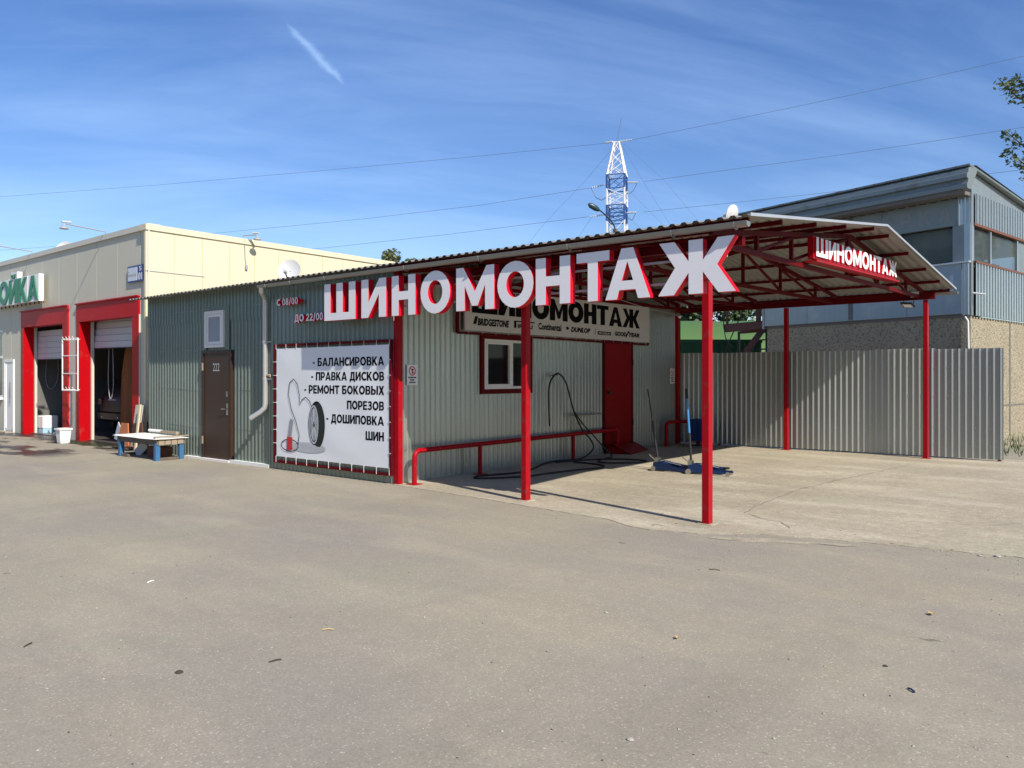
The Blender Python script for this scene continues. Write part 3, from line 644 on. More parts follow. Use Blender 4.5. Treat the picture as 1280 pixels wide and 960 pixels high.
mb = MB(); mb.beam((-3.56, 16.62, 3.03), (-3.56, 16.66, 3.11), .01, .02); mb.beam((-3.38, 16.6, 3.02), (-3.38, 16.66, 3.11), .01, .02); mb.build('bracket', 'dark_metal', fl_)

# ================================================================== SIGNS
sg = thing('rooftop_sign', 'row of big white block letters with red sides along the canopy front', 'sign', (-6.5, 7.5, 2.48))
FL = FR((0, 7.60, 0), (1, 0, 0), (0, -1, 0))
spans = [('Ш', -9.886, -9.134), ('И', -8.995, -8.444), ('Н', -8.324, -7.836), ('О', -7.732, -7.164), ('М', -7.053, -6.386), ('О', -6.332, -5.753), ('Н', -5.716, -5.203), ('Т', -5.112, -4.661), ('А', -4.714, -4.138), ('Ж', -4.04, -3.159)]
for ch, a, b in spans:
    if ch == 'А': pass
    put_text(FL, ch, a, b, 2.475, 3.045, 0, .105, ['letter_face', 'red_letter'], sg, 'letter')
for z in (2.62, 2.86): fbox(FR((0, 7.62, 0), (1, 0, 0), (0, -1, 0)), 'rail', 'ink_grey', sg, -9.8, -3.3, z-.012, z+.012, -.005, .018)
mb = MB()
for x in (-9.6, -8.55, -6.1, -3.62):
    for z in (2.62, 2.86): mb.box(x-.012, x+.012, 7.625, 7.78, z-.01, z+.01)
mb.build('stand_off', 'ink_grey', sg)
# opening hours
FH = FR((0, 7.70, 0), (1, 0, 0), (0, -1, 0))
h = thing('hours_sign', 'white raised letters reading С 08/00 with red sides on grey wall', 'sign', (-11.3, 7.7, 2.8), 'opening hours lettering')
put_text(FH, 'С 08/00', -11.40, -10.80, 2.81, 2.925, 0, .05, ['letter_face', 'red_letter'], h, 'letter', each=True); fbox(FH, 'rail', 'red_letter', h, -11.38, -10.75, 2.84, 2.89, -.03, -.002)
h = thing('hours_sign', 'white raised letters reading ДО 22/00 left of the big sign', 'sign', (-10.8, 7.7, 2.5), 'opening hours lettering')
put_text(FH, 'ДО 22/00', -10.89, -10.13, 2.515, 2.635, 0, .05, ['letter_face', 'red_letter'], h, 'letter', each=True); fbox(FH, 'rail', 'red_letter', h, -10.85, -10.05, 2.55, 2.60, -.03, -.002)
# services banner
ban = thing('services_banner', 'white banner listing tyre services, laced into a red frame on the wall', 'banner', (-10.1, 7.74, .1))
FN = FR((0, 7.76, 0), (1, 0, 0), (0, -1, 0))
mb = MB(); FN.box(mb, -11.60, -11.56, .12, 2.16, 0, .04); FN.box(mb, -8.62, -8.59, .12, 2.16, 0, .04); FN.box(mb, -11.56, -8.62, 2.12, 2.16, .001, .039); FN.box(mb, -11.56, -8.62, .12, .16, .001, .039)
mb.build('frame', 'red_truss', ban)
FN0 = FN
class Wrinkled(FR):
    def __call__(s_, u, v, n=0):
        e = max(0, min(1, min(u+11.53, -8.635-u)/.25, min(v-.225, 2.09-v)/.2))
        return FN0(u, v, n+e*(.010*noise.noise(Vector((u*1.1+v*.5, v*1.3-u*.3, 1)))+.007*math.sin(u*2.3+v*4.1)*noise.noise(Vector((u, v, 4)))))
FN = Wrinkled(FN0.O, FN0.U, FN0.N)
mb = MB(); nx, nz_ = 80, 48; vs = []
for j in range(nz_+1):
    for i in range(nx+1):
        u = -11.53+2.895*i/nx; v = .225+1.865*j/nz_; e = min(i, nx-i, j, nz_-j)
        n_ = .03
        if e == 0: k_ = (i % 8 == 0 and j in (0, nz_)) or (j % 6 == 0 and i in (0, nx)); dd = 0 if k_ else .008; u += dd*(1 if i == 0 else -1 if i == nx else 0); v += dd*(1 if j == 0 else -1 if j == nz_ else 0)
        vs.append(FN(u, v, n_))
mb.add(vs, [(j*(nx+1)+i, j*(nx+1)+i+1, (j+1)*(nx+1)+i+1, (j+1)*(nx+1)+i) for j in range(nz_) for i in range(nx)]); mb.nonorm = True
fab = mb.build('banner_fabric', 'banner', ban, smooth=True)
lines = [('- БАЛАНСИРОВКА', -10.50, 1.840), ('- ПРАВКА ДИСКОВ', -10.54, 1.610), ('- РЕМОНТ БОКОВЫХ', -10.73, 1.395), ('ПОРЕЗОВ', -9.62, 1.160), ('- ДОШИПОВКА', -10.14, .935), ('ШИН', -9.17, .700)]
for t_, u0, zc in lines:
    lay_, W_t = layout(t_); k_ = (-8.755-u0)/W_t; x_ = 0
    for word in t_.split(' '):
        _, ww = layout(word); put_text(FN, word, u0+x_*k_, u0+(x_+ww)*k_, zc-.068, zc+.068, .0318, .0324, ['black_ink'], fab, 'printed_word'); x_ += ww+GAP+GLY[' '][0]+GAP
# printed tyre, pump and hose (the mascot beside them is left out)
pf = lambda u, v, n_: FN(u, v, n_)
def disc(cx, cz, rx, rz, n0, m, name='print', hole=None, tilt=0.):
    mb = MB(); lp = [arc(cx, cz, rx, rz, 0, 350, 35)]
    if hole: lp.append(arc(cx+hole[2], cz, rx*hole[0], rz*hole[1], 0, 350, 35))
    mb.prism(lp, pf, n0-.001, n0); return mb.build(name, m, fab)
disc(-10.62, .43, .46, .085, .0365, 'ink_lightgrey'); disc(-10.385, .815, .215, .385, .0385, 'black_ink'); disc(-10.36, .815, .17, .36, .0392, 'rubber')
disc(-10.46, .815, .125, .32, .0405, 'ink_lightgrey', hole=(.86, .90, 0)); disc(-10.455, .815, .10, .27, .0402, 'ink_grey', hole=(.2, .2, 0))
mb = MB()
for k in range(5):
    a = R(90+72*k); 
    for d_ in (-.16, .16):
        p = (-10.455+.10*math.cos(a+d_), .815+.27*math.sin(a+d_)); q = (-10.455+.02*math.cos(a), .815+.05*math.sin(a))
        mb.prism([[(q[0]-.006, q[1]), (q[0]+.006, q[1]), (p[0]+.006, p[1]), (p[0]-.006, p[1])]], pf, .0408, .0414)
kind(mb.build('print', 'plate_white', fab), 'stuff')
def pline(pts, wd, m, n0=.040):
    mb = MB(); L_ = []; R2 = []
    for i, (u, v) in enumerate(pts):
        a = pts[max(0, i-1)]; b = pts[min(len(pts)-1, i+1)]; dx, dy = b[0]-a[0], b[1]-a[1]; l = math.hypot(dx, dy) or 1
        L_.append(FN(u-dy/l*wd/2, v+dx/l*wd/2, n0)); R2.append(FN(u+dy/l*wd/2, v-dx/l*wd/2, n0))
    k = len(pts); mb.add(L_+R2, [(k+i, k+i+1, i+1, i) for i in range(k-1)]); mb.nonorm = True; return mb.build('print', m, fab)
pline([(-11.13+.24*math.cos(R(a)), .44+.10*math.sin(R(a))) for a in range(20, 361, 12)], .016, 'hose')
pline([(-10.90, .42), (-10.86, .62), (-10.95, .85), (-11.08, 1.05), (-11.17, 1.30), (-11.13, 1.50), (-11.02, 1.56), (-10.92, 1.48), (-10.86, 1.30), (-10.84, 1.12), (-10.78, 1.22), (-10.68, 1.26), (-10.58, 1.20), (-10.50, 1.08)], .016, 'hose')
mb = MB(); mb.prism([[(-11.21, .36), (-11.06, .36), (-11.05, .58), (-11.20, .58)]], pf, .0405, .0415); mb.build('print', 'ink_red', fab)
mb = MB(); mb.prism([[(-11.18, .58), (-11.08, .58), (-11.02, .86), (-11.10, .90)]], pf, .0405, .0415); mb.build('print', 'ink_grey', fab)
mb = MB()                                                         # lacing
for i in range(11):
    u = -11.53+2.895*i/10; mb.beam(FN(u, 2.075, .036), FN(u+.015, 2.155, .045), .005, .005); mb.beam(FN(u, .235, .036), FN(u+.012, .13, .045), .005, .005)
for j in range(1, 8):
    v = .225+1.865*j/8; mb.beam(FN(-11.515, v, .036), FN(-11.605, v, .045), .006, .008); mb.beam(FN(-8.65, v, .036), FN(-8.595, v, .045), .006, .008)
kind(mb.build('lacing', 'white_paint', ban), 'stuff')
# brand board above the recessed window
brd = thing('brand_signboard', 'long off-white board with heavy black lettering and tyre logos above the window', 'sign', (-8.45, 12.2, 2.35))
FZ = FR((-8.49, 0, 0), (0, 1, 0), (1, 0, 0))
mb = MB()
for a, b, c, d in ((9.05, 9.10, 2.32, 3.24), (15.30, 15.34, 2.32, 3.24), (9.10, 15.30, 3.20, 3.24), (9.10, 15.30, 2.30, 2.34)): FZ.box(mb, a, b, c, d, -.04, 0)
mb.build('frame', 'red_truss', brd); fbd = fbox(FZ, 'panel', 'signboard', brd, 9.20, 15.28, 2.36, 3.19, 0, .035)
put_text(FZ, 'ШИНОМОНТАЖ', 9.36, 14.85, 2.655, 3.055, .0355, .0362, ['black_ink'], fbd, 'print', gl=GLH, gap=.03)
latin(FZ, 'BRIDGESTONE', 9.50, 10.32, 2.45, 2.575, .039, 'black_ink', fbd, .045, .15, 'print')
mb = MB(); fz = lambda u, v, n_: FZ(u, v, n_)
mb.prism([[(9.39, 2.47), (9.46, 2.47), (9.51, 2.60), (9.44, 2.60)]], fz, .037, .040); mb.build('print', 'black_ink', fbd)
latin(FZ, 'IRELLI', 10.56, 10.99, 2.46, 2.53, .039, 'black_ink', fbd, .035, 0, 'print')
mb = MB(); mb.prism([[(10.46, 2.46), (10.52, 2.46), (10.52, 2.565), (11.05, 2.565), (11.05, 2.585), (10.46, 2.585)]], fz, .037, .040); mb.build('print', 'black_ink', fbd)
latin(FZ, 'Continental', 11.16, 11.88, 2.46, 2.59, .039, 'black_ink', fbd, .03, 0, 'print')
mb = MB(); mb.prism([[(12.02, 2.51), (12.10, 2.50), (12.14, 2.53), (12.10, 2.56), (12.02, 2.55), (12.07, 2.53)]], fz, .037, .040); mb.build('print', 'black_ink', fbd)
latin(FZ, 'DUNLOP', 12.20, 12.88, 2.465, 2.565, .039, 'black_ink', fbd, .05, .25, 'print')
mb = MB(); mb.box(0, 0, 0, 0, 0, 0); mb = MB(); FZ.box(mb, 13.15, 13.66, 2.455, 2.525, .0355, .0385); FZ.box(mb, 13.05, 13.065, 2.45, 2.57, .0355, .0385); mb.build('print', 'black_ink', fbd)
latin(FZ, 'MICHELIN', 13.19, 13.62, 2.468, 2.512, .0395, 'signboard', fbd, .02, 0, 'print')
latin(FZ, 'GOOD', 13.80, 14.28, 2.455, 2.55, .039, 'black_ink', fbd, .05, .15, 'print'); latin(FZ, 'YEAR', 14.36, 14.84, 2.455, 2.55, .039, 'black_ink', fbd, .05, .15, 'print')
mb = MB(); mb.prism([[(14.24, 2.44), (14.28, 2.44), (14.36, 2.54), (14.42, 2.57), (14.34, 2.58), (14.31, 2.53)]], fz, .037, .040); mb.build('print', 'black_ink', fbd)
mb = MB()
for i in range(18): u = 9.3+i*.345; mb.beam(FZ(u, 2.38, .037), FZ(u+.01, 2.32, .005), .006, .006)
kind(mb.build('lacing', 'ink_lightgrey', brd), 'stuff')
# gable sign
gs = thing('gable_sign', 'smaller red box sign with white letters hanging in the canopy gable', 'sign', (-3.3, 12.5, 3.1))
FG = FR((-3.40, 10.30, 0), (.028, 1, 0), (1, -.028, 0))
mb = MB(); sl_ = .026
mb.prism([[(.12, 3.175), (4.14, 3.175+4.02*sl_), (4.14, 3.47+4.02*sl_), (.12, 3.47)]], lambda u, v, n_: FG(u, v, n_), .0, .075); mb.build('box', 'red', gs)
put_text(FG, 'ШИНОМОНТАЖ', .17, 4.10, 3.205, 3.46, .076, .10, ['white_face', 'red_letter'], gs, 'letter', each=True, slope=sl_)
mb = MB(); mb.prism([[(.1, 3.125), (4.17, 3.125+4.05*sl_), (4.17, 3.15+4.05*sl_), (.1, 3.15)]], lambda u, v, n_: FG(u, v, n_), -.03, .13); mb.build('ledge', 'red', gs)
# prohibition signs
def nosign(u0, u1, v0, v1, lab):
    t = thing('prohibition_sign', lab, 'sign', tuple(FS((u0+u1)/2, v0, .02)), 'small prohibition signs on the shop wall')
    H = v1-v0; cu, cz, r_ = (u0+u1)/2, v1-H*.31, H*.23
    fbox(FS, 'plate', 'white_face', t, u0, u1, v0, v1, .014, .020)
    fs_ = lambda u, v, n_: FS(u, v, n_)
    mb = MB(); mb.prism([arc(cu, cz, r_, r_, 0, 345, 23), arc(cu, cz, r_*.78, r_*.78, 0, 345, 23)], fs_, .0205, .0225); mb.prism([[(cu-r_*.62, cz+r_*.5), (cu-r_*.5, cz+r_*.62), (cu+r_*.62, cz-r_*.5), (cu+r_*.5, cz-r_*.62)]], fs_, .0205, .0225); mb.build('ring', 'ink_red', t)
    mb = MB(); mb.prism([[(cu-r_*.1, cz-r_*.6), (cu+r_*.15, cz-r_*.6), (cu+r_*.1, cz+.1*r_), (cu+r_*.45, cz+r_*.2), (cu+r_*.3, cz+r_*.55), (cu-r_*.1, cz+r_*.35)]], fs_, .0203, .0207); mb.build('pictogram', 'black_ink', t)
    mb = MB()
    for k, (a, b) in enumerate(((.12, .88), (.28, .70), (.2, .8))):
        for q in range(6):
            x0 = u0+(u1-u0)*(a+(b-a)*q/6); FS.box(mb, x0, x0+(u1-u0)*(b-a)/7.2, v0+H*(.34-.12*k), v0+H*(.40-.12*k), .0203, .0215)
    mb.build('small_print', 'black_ink', t)
nosign(7.985, 8.205, 1.475, 1.785, 'small white sign with red prohibition ring next to the corner post by the banner')
nosign(16.40, 16.63, 1.44, 1.80, 'small white sign with red prohibition ring right of the red door')

# ================================================================== SATELLITE DISHES
def dish(x, y, z, r_, aim, lab, arm=True):
    t = thing('satellite_dish', lab, 'satellite dish', (x, y, z-r_), 'satellite dishes on the roofs')
    a = Vector(aim).normalized(); c = Vector((x, y, z))
    mb = MB(); prof = [(-.22*r_*(1-(q/10)**2), r_*q/10) for q in range(11)]
    mb.lathe(c, a, prof+[(h_-.012, q) for h_, q in reversed(prof)], 28); mb.build('reflector', 'dish', t, smooth=True)
    mb = MB(); u = a.cross(Vector((0, 0, 1))).normalized(); dn = u.cross(a)*(-1 if u.cross(a).z > 0 else 1)
    if not arm: dn = dn*.6; a = a*.6
    mb.tube([c+dn*r_*.95, c+dn*r_*.45+a*r_*.95], .012, 6); mb.build('arm', 'dark_metal', t)
    mb = MB(); mb.lathe(c+dn*r_*.45+a*r_*.95, -a, [(-.05, 0), (-.05, .03), (.05, .035), (.05, 0)], 10); mb.build('receiver', 'ink_lightgrey', t)
    mb = MB(); mb.tube([c-a*.25*r_, c-a*.45*r_-Vector((0, 0, .1)), Vector((x, y, z-r_-.25))-a*.45*r_], .016, 6); mb.build('mast', 'dark_metal', t)
dish(-11.47, 7.95, 3.46, .20, (.55, -.83, .22), 'white satellite dish standing on the shop roof above the downpipe')
dish(-5.15, 12.05, 4.27, .155, (-.95, .2, .3), 'small satellite dish seen edge-on above the canopy roof corner', arm=False)
dish(-23.9, 9.0, 5.22, .30, (.5, -.8, .3), 'white dish on the cream building roof behind the left floodlight')

# ================================================================== CREAM CAR-WASH BUILDING
wash = thing('car_wash_building', 'cream panelled building with two red-framed roller door bays', 'building', (-21, 8.1, 0))
FC = FR((0, 8.10, 0), (1, 0, 0), (0, -1, 0)); FE = FR((-16.9, 0, 0), (0, 1, 0), (1, 0, 0))
opens = [(-24.30, -21.25, -.1, 3.3), (-20.58, -17.40, -.1, 3.3), (-25.76, -24.98, -.1, 2.10), (-27.6, -25.93, .99, 2.98)]
xs = [-16.93]+[-17.3-1.13*i for i in range(10)]+[-28.7]
for b, a in zip(xs, xs[1:]):
    cuts = sorted({a, b}|{c for o in opens for c in o[:2] if a < c < b}); mb = MB()
    for c0, c1 in zip(cuts, cuts[1:]):
        mid = (c0+c1)/2; segs = [(0, 4.86)]
        for o in opens:
            if o[0] < mid < o[1]:
                ns = []
                for s0, s1 in segs:
                    if o[2] > s0: ns.append((s0, o[2]))
                    if o[3] < s1: ns.append((o[3], s1))
                segs = ns
        for s0, s1 in segs: FC.box(mb, c0+(.006 if c0 == a else 0), c1-(.006 if c1 == b else 0), s0, s1, -.10, 0)
    mb.build('wall_panel', 'cream_front', wash)
fbox(FC, 'panel_backing', 'cream_trim', wash, -28.7, -16.95, 3.32, 4.86, -.14, -.11)
y = 8.02; k = 0; seams = []
while y < 21:
    y2 = 8.67 if k == 0 else y+.68
    fbox(FE, 'wall_panel', 'cream_side', wash, y+.003, y2-.003, 0, 4.84, -.08, 0); seams.append(y2); y = y2; k += 1
fbox(FE, 'panel_backing', 'cream_trim', wash, 8.12, 21, 0, 4.84, -.12, -.09)
for i, s in enumerate(seams):
    random.seed(i+3); l = .45+random.random()*1.3
    if i in (1, 2, 3, 4, 5, 6): fbox(FE, 'rust_streak', 'rust_streak', wash, s-.008, s+.008, 4.84-l, 4.80, .0005, .003)
fbox(FE, 'coping', 'cream_side', wash, 8.01, 21, 4.84, 4.97, -.25, .035); fbox(FC, 'coping', 'cream_trim', wash, -28.7, -16.87, 4.86, 4.985, -.25, .045)
fbox(FC, 'corner_trim', 'cream_trim', wash, -17.02, -16.87, 0, 4.84, .001, .035)
fbox(FC, 'corner_trim', 'cream_trim', wash, -17.40, -17.30, 0, 3.0, .001, .03)
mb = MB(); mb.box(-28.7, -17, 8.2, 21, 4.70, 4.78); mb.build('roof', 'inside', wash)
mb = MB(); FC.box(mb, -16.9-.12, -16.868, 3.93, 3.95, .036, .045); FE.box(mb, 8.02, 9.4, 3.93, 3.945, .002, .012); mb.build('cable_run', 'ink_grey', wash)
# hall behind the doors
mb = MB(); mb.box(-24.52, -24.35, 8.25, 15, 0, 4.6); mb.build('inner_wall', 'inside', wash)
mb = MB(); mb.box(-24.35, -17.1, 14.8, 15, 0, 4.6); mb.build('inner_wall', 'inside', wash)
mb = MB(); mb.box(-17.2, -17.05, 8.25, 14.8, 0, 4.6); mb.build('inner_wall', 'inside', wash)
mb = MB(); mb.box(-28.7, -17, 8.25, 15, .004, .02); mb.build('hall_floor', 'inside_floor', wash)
for (a, b, top, rb, tilt) in ((-24.37, -21.19, 3.43, 2.09, 0), (-20.65, -17.32, 3.42, 2.30, .05)):
    pw = .33; po = MB()
    po.box(a, a+.20, 8.062, 8.32, 0, top-.45)
    po.box(b-.31, b, 8.062, 8.32, 0, top-.45)
    po.box(a, b, 8.058, 8.32, top-.45, top)
    pr_ = po.build('door_portal', 'red_portal', wash)
    mb = MB(); mb.box(a, b, 8.02, 8.058, top-.02, top+.01); mb.build('portal_lip', 'red_portal', pr_)
    mb = MB(); mb.box(a+.18, a+.25, 8.325, 8.39, 0, 3.0); mb.box(b-.37, b-.30, 8.325, 8.39, 0, 3.0); mb.build('door_track', 'cream_trim', wash)
    rdv = thing
    for i in range(5):
        z0 = rb+i*.16
        mb = MB(); mb.beam((a+.17, 8.42+.02*i*(1 if tilt else .3), z0+.08+tilt*.4), (b-.26, 8.42+.02*i*(1 if tilt else .3), z0+.08), .04, .152); mb.build('roller_door_section', 'roller', wash)
    mb = MB(); mb.beam((a+.17, 8.41, rb-.01+tilt*.4), (b-.26, 8.41, rb-.01), .06, .02); mb.build('door_seal', 'rubber', wash)
# white entrance door + window at the left
FW = FR((0, 8.12, 0), (1, 0, 0), (0, -1, 0))
mb = MB()
for a, b, c, d in ((-25.76, -25.69, 0, 2.10), (-25.05, -24.98, 0, 2.10), (-25.69, -25.05, 2.03, 2.10)): FW.box(mb, a, b, c, d, -.04, .05)
mb.build('door_frame', 'pvc', wash)
mb = MB(); FW.box(mb, -25.69, -25.05, .03, 2.03, -.02, .03); wdr = mb.build('white_door', 'pvc', wash)
mb = MB()
for a, b, c, d in ((-25.66, -25.60, .1, 1.98), (-25.14, -25.08, .1, 1.98)): FW.box(mb, a, b, c, d, .03, .045)
mb.build('rebate', 'white_face', wdr); mb = MB(); mb.tube([FW(-25.12, .95, .09), FW(-25.12, 1.45, .09)], .014, 8); mb.build('handle', 'steel', wdr)
mb = MB(); mb.box(-25.80, -24.94, 7.85, 8.05, 0, .03); mb.build('door_step', 'concrete', wash)
window_parts(FW, wash, -27.6, -25.93, .99, 2.98, -.04, 'old_glass', mull=-26.7, w_=.06)
fbox(FW, 'window_sill', 'pvc', wash, -27.6, -25.88, .93, .99, -.02, .12); fbox(FW, 'transom', 'pvc', wash, -27.55, -25.99, 2.15, 2.22, -.035, .015)
# МОЙКА sign
ms = thing('car_wash_sign', 'green block letters of the word МОЙКА on deep white light boxes', 'sign', (-24.2, 7.98, 3.6))
FM = FR((0, 8.0, 0), (1, 0, 0), (0, -1, 0))
lay, W_ = layout('МОЙКА'); kx = 3.70/W_
for ch, x, wd, sh in lay:
    a = -26.27+x*kx; b = a+wd*kx
    fbox(FM, 'light_box', 'white_face', ms, a-.015, b+.02, 3.62+(.012 if ch in 'ОК' else 0), 4.34, 0, .12+(.004 if ch in 'ОК' else 0))
    if ch == 'Й': fbox(FM, 'light_box', 'white_face', ms, a+.1, b-.05, 4.345, 4.52, 0, .12)
    put_text(FM, ch, a, b, 3.65, 4.31, .125, .15, ['green_sign'], ms, 'letter')
mb = MB()
for i in range(12): FM.box(mb, -25.9+i*.31, -25.87+i*.31, 3.56, 3.62, .02, .05)
mb.build('sign_bracket', 'rust', ms)
# address plate
ap = thing('address_plate', 'white and blue house number plate near the corner of the cream building', 'address plate', (-17.46, 8.08, 3.73))
fbox(FC, 'plate', 'blue_plate', ap, -17.84, -17.08, 3.73, 4.10, .035, .045); fbox(FC, 'street_field', 'plate_white', ap, -17.81, -17.36, 3.765, 4.065, .045, .050)
mb = MB()
for i in range(9): FC.box(mb, -17.79+i*.046, -17.757+i*.046, 3.87, 3.92, .050, .053)
FC.box(mb, -17.79, -17.73, 3.965, 3.985, .050, .053); mb.build('street_print', 'ink_grey', ap)
put_text(FC, '5', -17.27, -17.16, 3.965, 4.07, .046, .050, ['plate_white'], ap, 'number'); put_text(FC, '0', -17.31, -17.21, 3.765, 3.93, .046, .050, ['plate_white'], ap, 'number')
fbox(FC, 'number', 'plate_white', ap, -17.17, -17.14, 3.765, 3.93, .046, .050)
# floodlights on arms
def armlamp(foot, out, lab, ln_=.86):
    t = thing('wall_floodlight', lab, 'floodlight', foot, 'floodlights on arms along the cream roof edge'); f = Vector(foot); o = Vector(out)
    tip = f+o*ln_+Vector((0, 0, .12*ln_)); mb = MB(); mb.tube([f-Vector((0, 0, .06)), f+Vector((0, 0, .05)), tip], .014, 6); mb.build('arm', 'ink_grey', t)
    mb = MB(); mb.tube([tip-o*.10+Vector((0, 0, .05)), tip+o*.10+Vector((0, 0, .04))], .025, 8); mb.build('ballast', 'ink_lightgrey', t)
    mb = MB(); mb.lathe(tip+o*.05-Vector((0, 0, .02)), (0, 0, -1), [(0, .02), (.04, .03), (.07, .085), (.10, .095), (.101, .0)], 14); mb.build('lamp_shade', 'ink_grey', t, smooth=True)
    return t
armlamp((-19.03, 8.08, 5.0), (0, -1, 0), 'floodlight on an arm above the right-hand red bay')
armlamp((-23.60, 8.08, 5.0), (0, -1, 0), 'floodlight on an arm above the green sign letters')
l3 = armlamp((-16.93, 10.42, 5.0), (.75, .35, 0), 'floodlight on an arm over the yellowish side wall, with hanging wire', .42)
mb = MB(); mb.tube([(-16.86, 10.42, 4.95), (-16.875, 10.44, 4.5), (-16.87, 10.47, 4.30)], .008, 5); mb.box(-16.88, -16.85, 10.44, 10.50, 4.22, 4.32); mb.build('hanging_wire', 'ink_grey', l3)
# rack around the pillar
rk = thing('tube_rack', 'white tubular rack with hooks fixed around the pillar between the bays', 'rack', (-20.95, 7.85, 1.25))
a, b, y0 = -20.85, -19.93, 7.82
mb = MB(); mb.tube([(a, y0, 1.26), (a, y0, 2.54)], .016, 6); mb.build('upright', 'white_paint', rk)
mb = MB(); mb.tube([(b, y0, 1.26), (b, y0, 2.54)], .016, 6); mb.build('upright', 'white_paint', rk)
for z in (1.26, 1.68, 2.12, 2.54): mb = MB(); mb.tube([(a, y0, z), (b, y0, z)], .012, 6); mb.build('rung', 'white_paint', rk)
for z in (1.28, 2.52):
    for x in (-20.7, -20.5, -20.32, -20.12): mb = MB(); mb.tube([(x, 7.94, z), (x, 7.80, z), (x, 7.76, z+.07)], .008, 5); mb.build('hook', 'white_paint', rk)
# curtain, car, hoses in the hall
mb = MB(); nx = 40; vs = []
for j in range(13):
    v = j/12
    for i in range(nx+1):
        u = i/nx; x0 = -20.10+.55*(1-v)*0+.75*max(0, (v-.55))**1.2*2; x = x0+(-17.25-x0)*u
        vs.append((x, 8.88+.05*math.sin(u*31+v*2)+.03*math.sin(u*67), .05+2.85*v))
mb.add(vs, [(j*(nx+1)+i, j*(nx+1)+i+1, (j+1)*(nx+1)+i+1, (j+1)*(nx+1)+i) for j in range(12) for i in range(nx)]); mb.nonorm = True
tag(mb.build('curtain', 'curtain', smooth=True, loc=(-18.9, 8.78, 0)), 'brown tarpaulin curtain hanging inside the right-hand bay', 'curtain')
car = thing('parked_car', 'dark car standing inside the right-hand wash bay, tail towards us', 'car', (-21.45, 11.3, 0))
cx = -21.45
prof = [(9.32,.38),(9.24,.45),(9.23,.62),(9.30,.66),(9.30,.95),(9.36,1.05),(9.62,1.50),(9.85,1.56),(11.2,1.56),(12.0,1.12),(13.2,1.0),(13.45,.8),(13.45,.35)]
mb = MB(); secs = [(-.89,.06,-.03),(-.80,.0,0),(-.4,-.03,.02),(.4,-.03,.02),(.80,0,0),(.89,.06,-.03)]
vs = []
for dx_, dy_, dz_ in secs:
    for (yy, zz_) in prof:
        tap = max(0, (zz_-.95))*.32; vs.append((cx+dx_*(1-tap*.55), yy+(dy_ if yy < 11 else -dy_), zz_+(dz_ if zz_ > 1 else 0)))
k = len(prof)
mb.add(vs, [(s_*k+i, s_*k+(i+1) % k, (s_+1)*k+(i+1) % k, (s_+1)*k+i) for s_ in range(len(secs)-1) for i in range(k)]+[tuple(range(k-1, -1, -1)), tuple(5*k+i for i in range(k))])
mb.build('body', 'car_paint', car, smooth=True)
mb = MB(); mb.add([(cx-.62, 9.37, 1.07), (cx+.62, 9.37, 1.07), (cx+.52, 9.59, 1.46), (cx-.52, 9.59, 1.46)], [(0, 1, 2, 3)]); mb.v = [(x, y_-.02, z) for x, y_, z in mb.v]; mb.build('rear_window', 'glass_dark', car)
mb = MB(); mb.box(cx-.22, cx+.22, 9.275, 9.29, .88, 1.0); mb.build('number_plate', 'plate', car)
for s_ in (-1, 1):
    mb = MB(); mb.rbox(cx+s_*.72-.12, cx+s_*.72+.12, 9.26, 9.33, .84, 1.02, .02); mb.build('tail_light', 'tail_red', car)
    for yy in (9.95, 12.7):
        mb = MB(); mb.lathe((cx+s_*.84, yy, .32), (s_, 0, 0), [(-.10, 0), (-.10, .30), (-.07, .32), (.05, .32), (.08, .29), (.08, .18), (.05, .17), (.05, 0)], 20); mb.build('wheel', 'rubber', car, smooth=True)
mb = MB(); mb.box(cx-.5, cx+.5, 9.21, 9.235, .5, .53); mb.build('bumper_trim', 'steel', car)
def hose(pts, r_, m, name, label, sub=6, loc=None, cat='hose', group=None):
    P = [Vector(p) for p in pts]; out = []
    for i in range(len(P)-1):
        p0, p1, p2, p3 = P[max(i-1, 0)], P[i], P[i+1], P[min(i+2, len(P)-1)]
        for k in range(sub):
            t = k/sub; out.append(.5*((2*p1)+(p2-p0)*t+(2*p0-5*p1+4*p2-p3)*t*t+(3*p1-p0-3*p2+p3)*t**3))
    out.append(P[-1]); mb = MB(); mb.tube(out, r_, 8); o = mb.build(name, m, loc=loc or tuple(P[-1]), smooth=True)
    return tag(o, label, cat, group)
hose([(-24.31, 8.7, 2.2), (-24.31, 8.68, 1.5), (-24.30, 8.8, 1.25), (-24.31, 8.98, 1.5), (-24.31, 9.0, 2.2)], .007, 'ink_lightgrey', 'wash_hose', 'thin hose looped on the grey wall inside the left-hand bay')
hose([(-20.05, 8.6, 2.3), (-20.05, 8.58, 1.5), (-19.98, 8.6, 1.05), (-19.86, 8.62, 1.35), (-19.84, 8.6, 2.3)], .007, 'ink_lightgrey', 'wash_hose', 'pale hose loop hanging at the left edge of the right-hand bay')

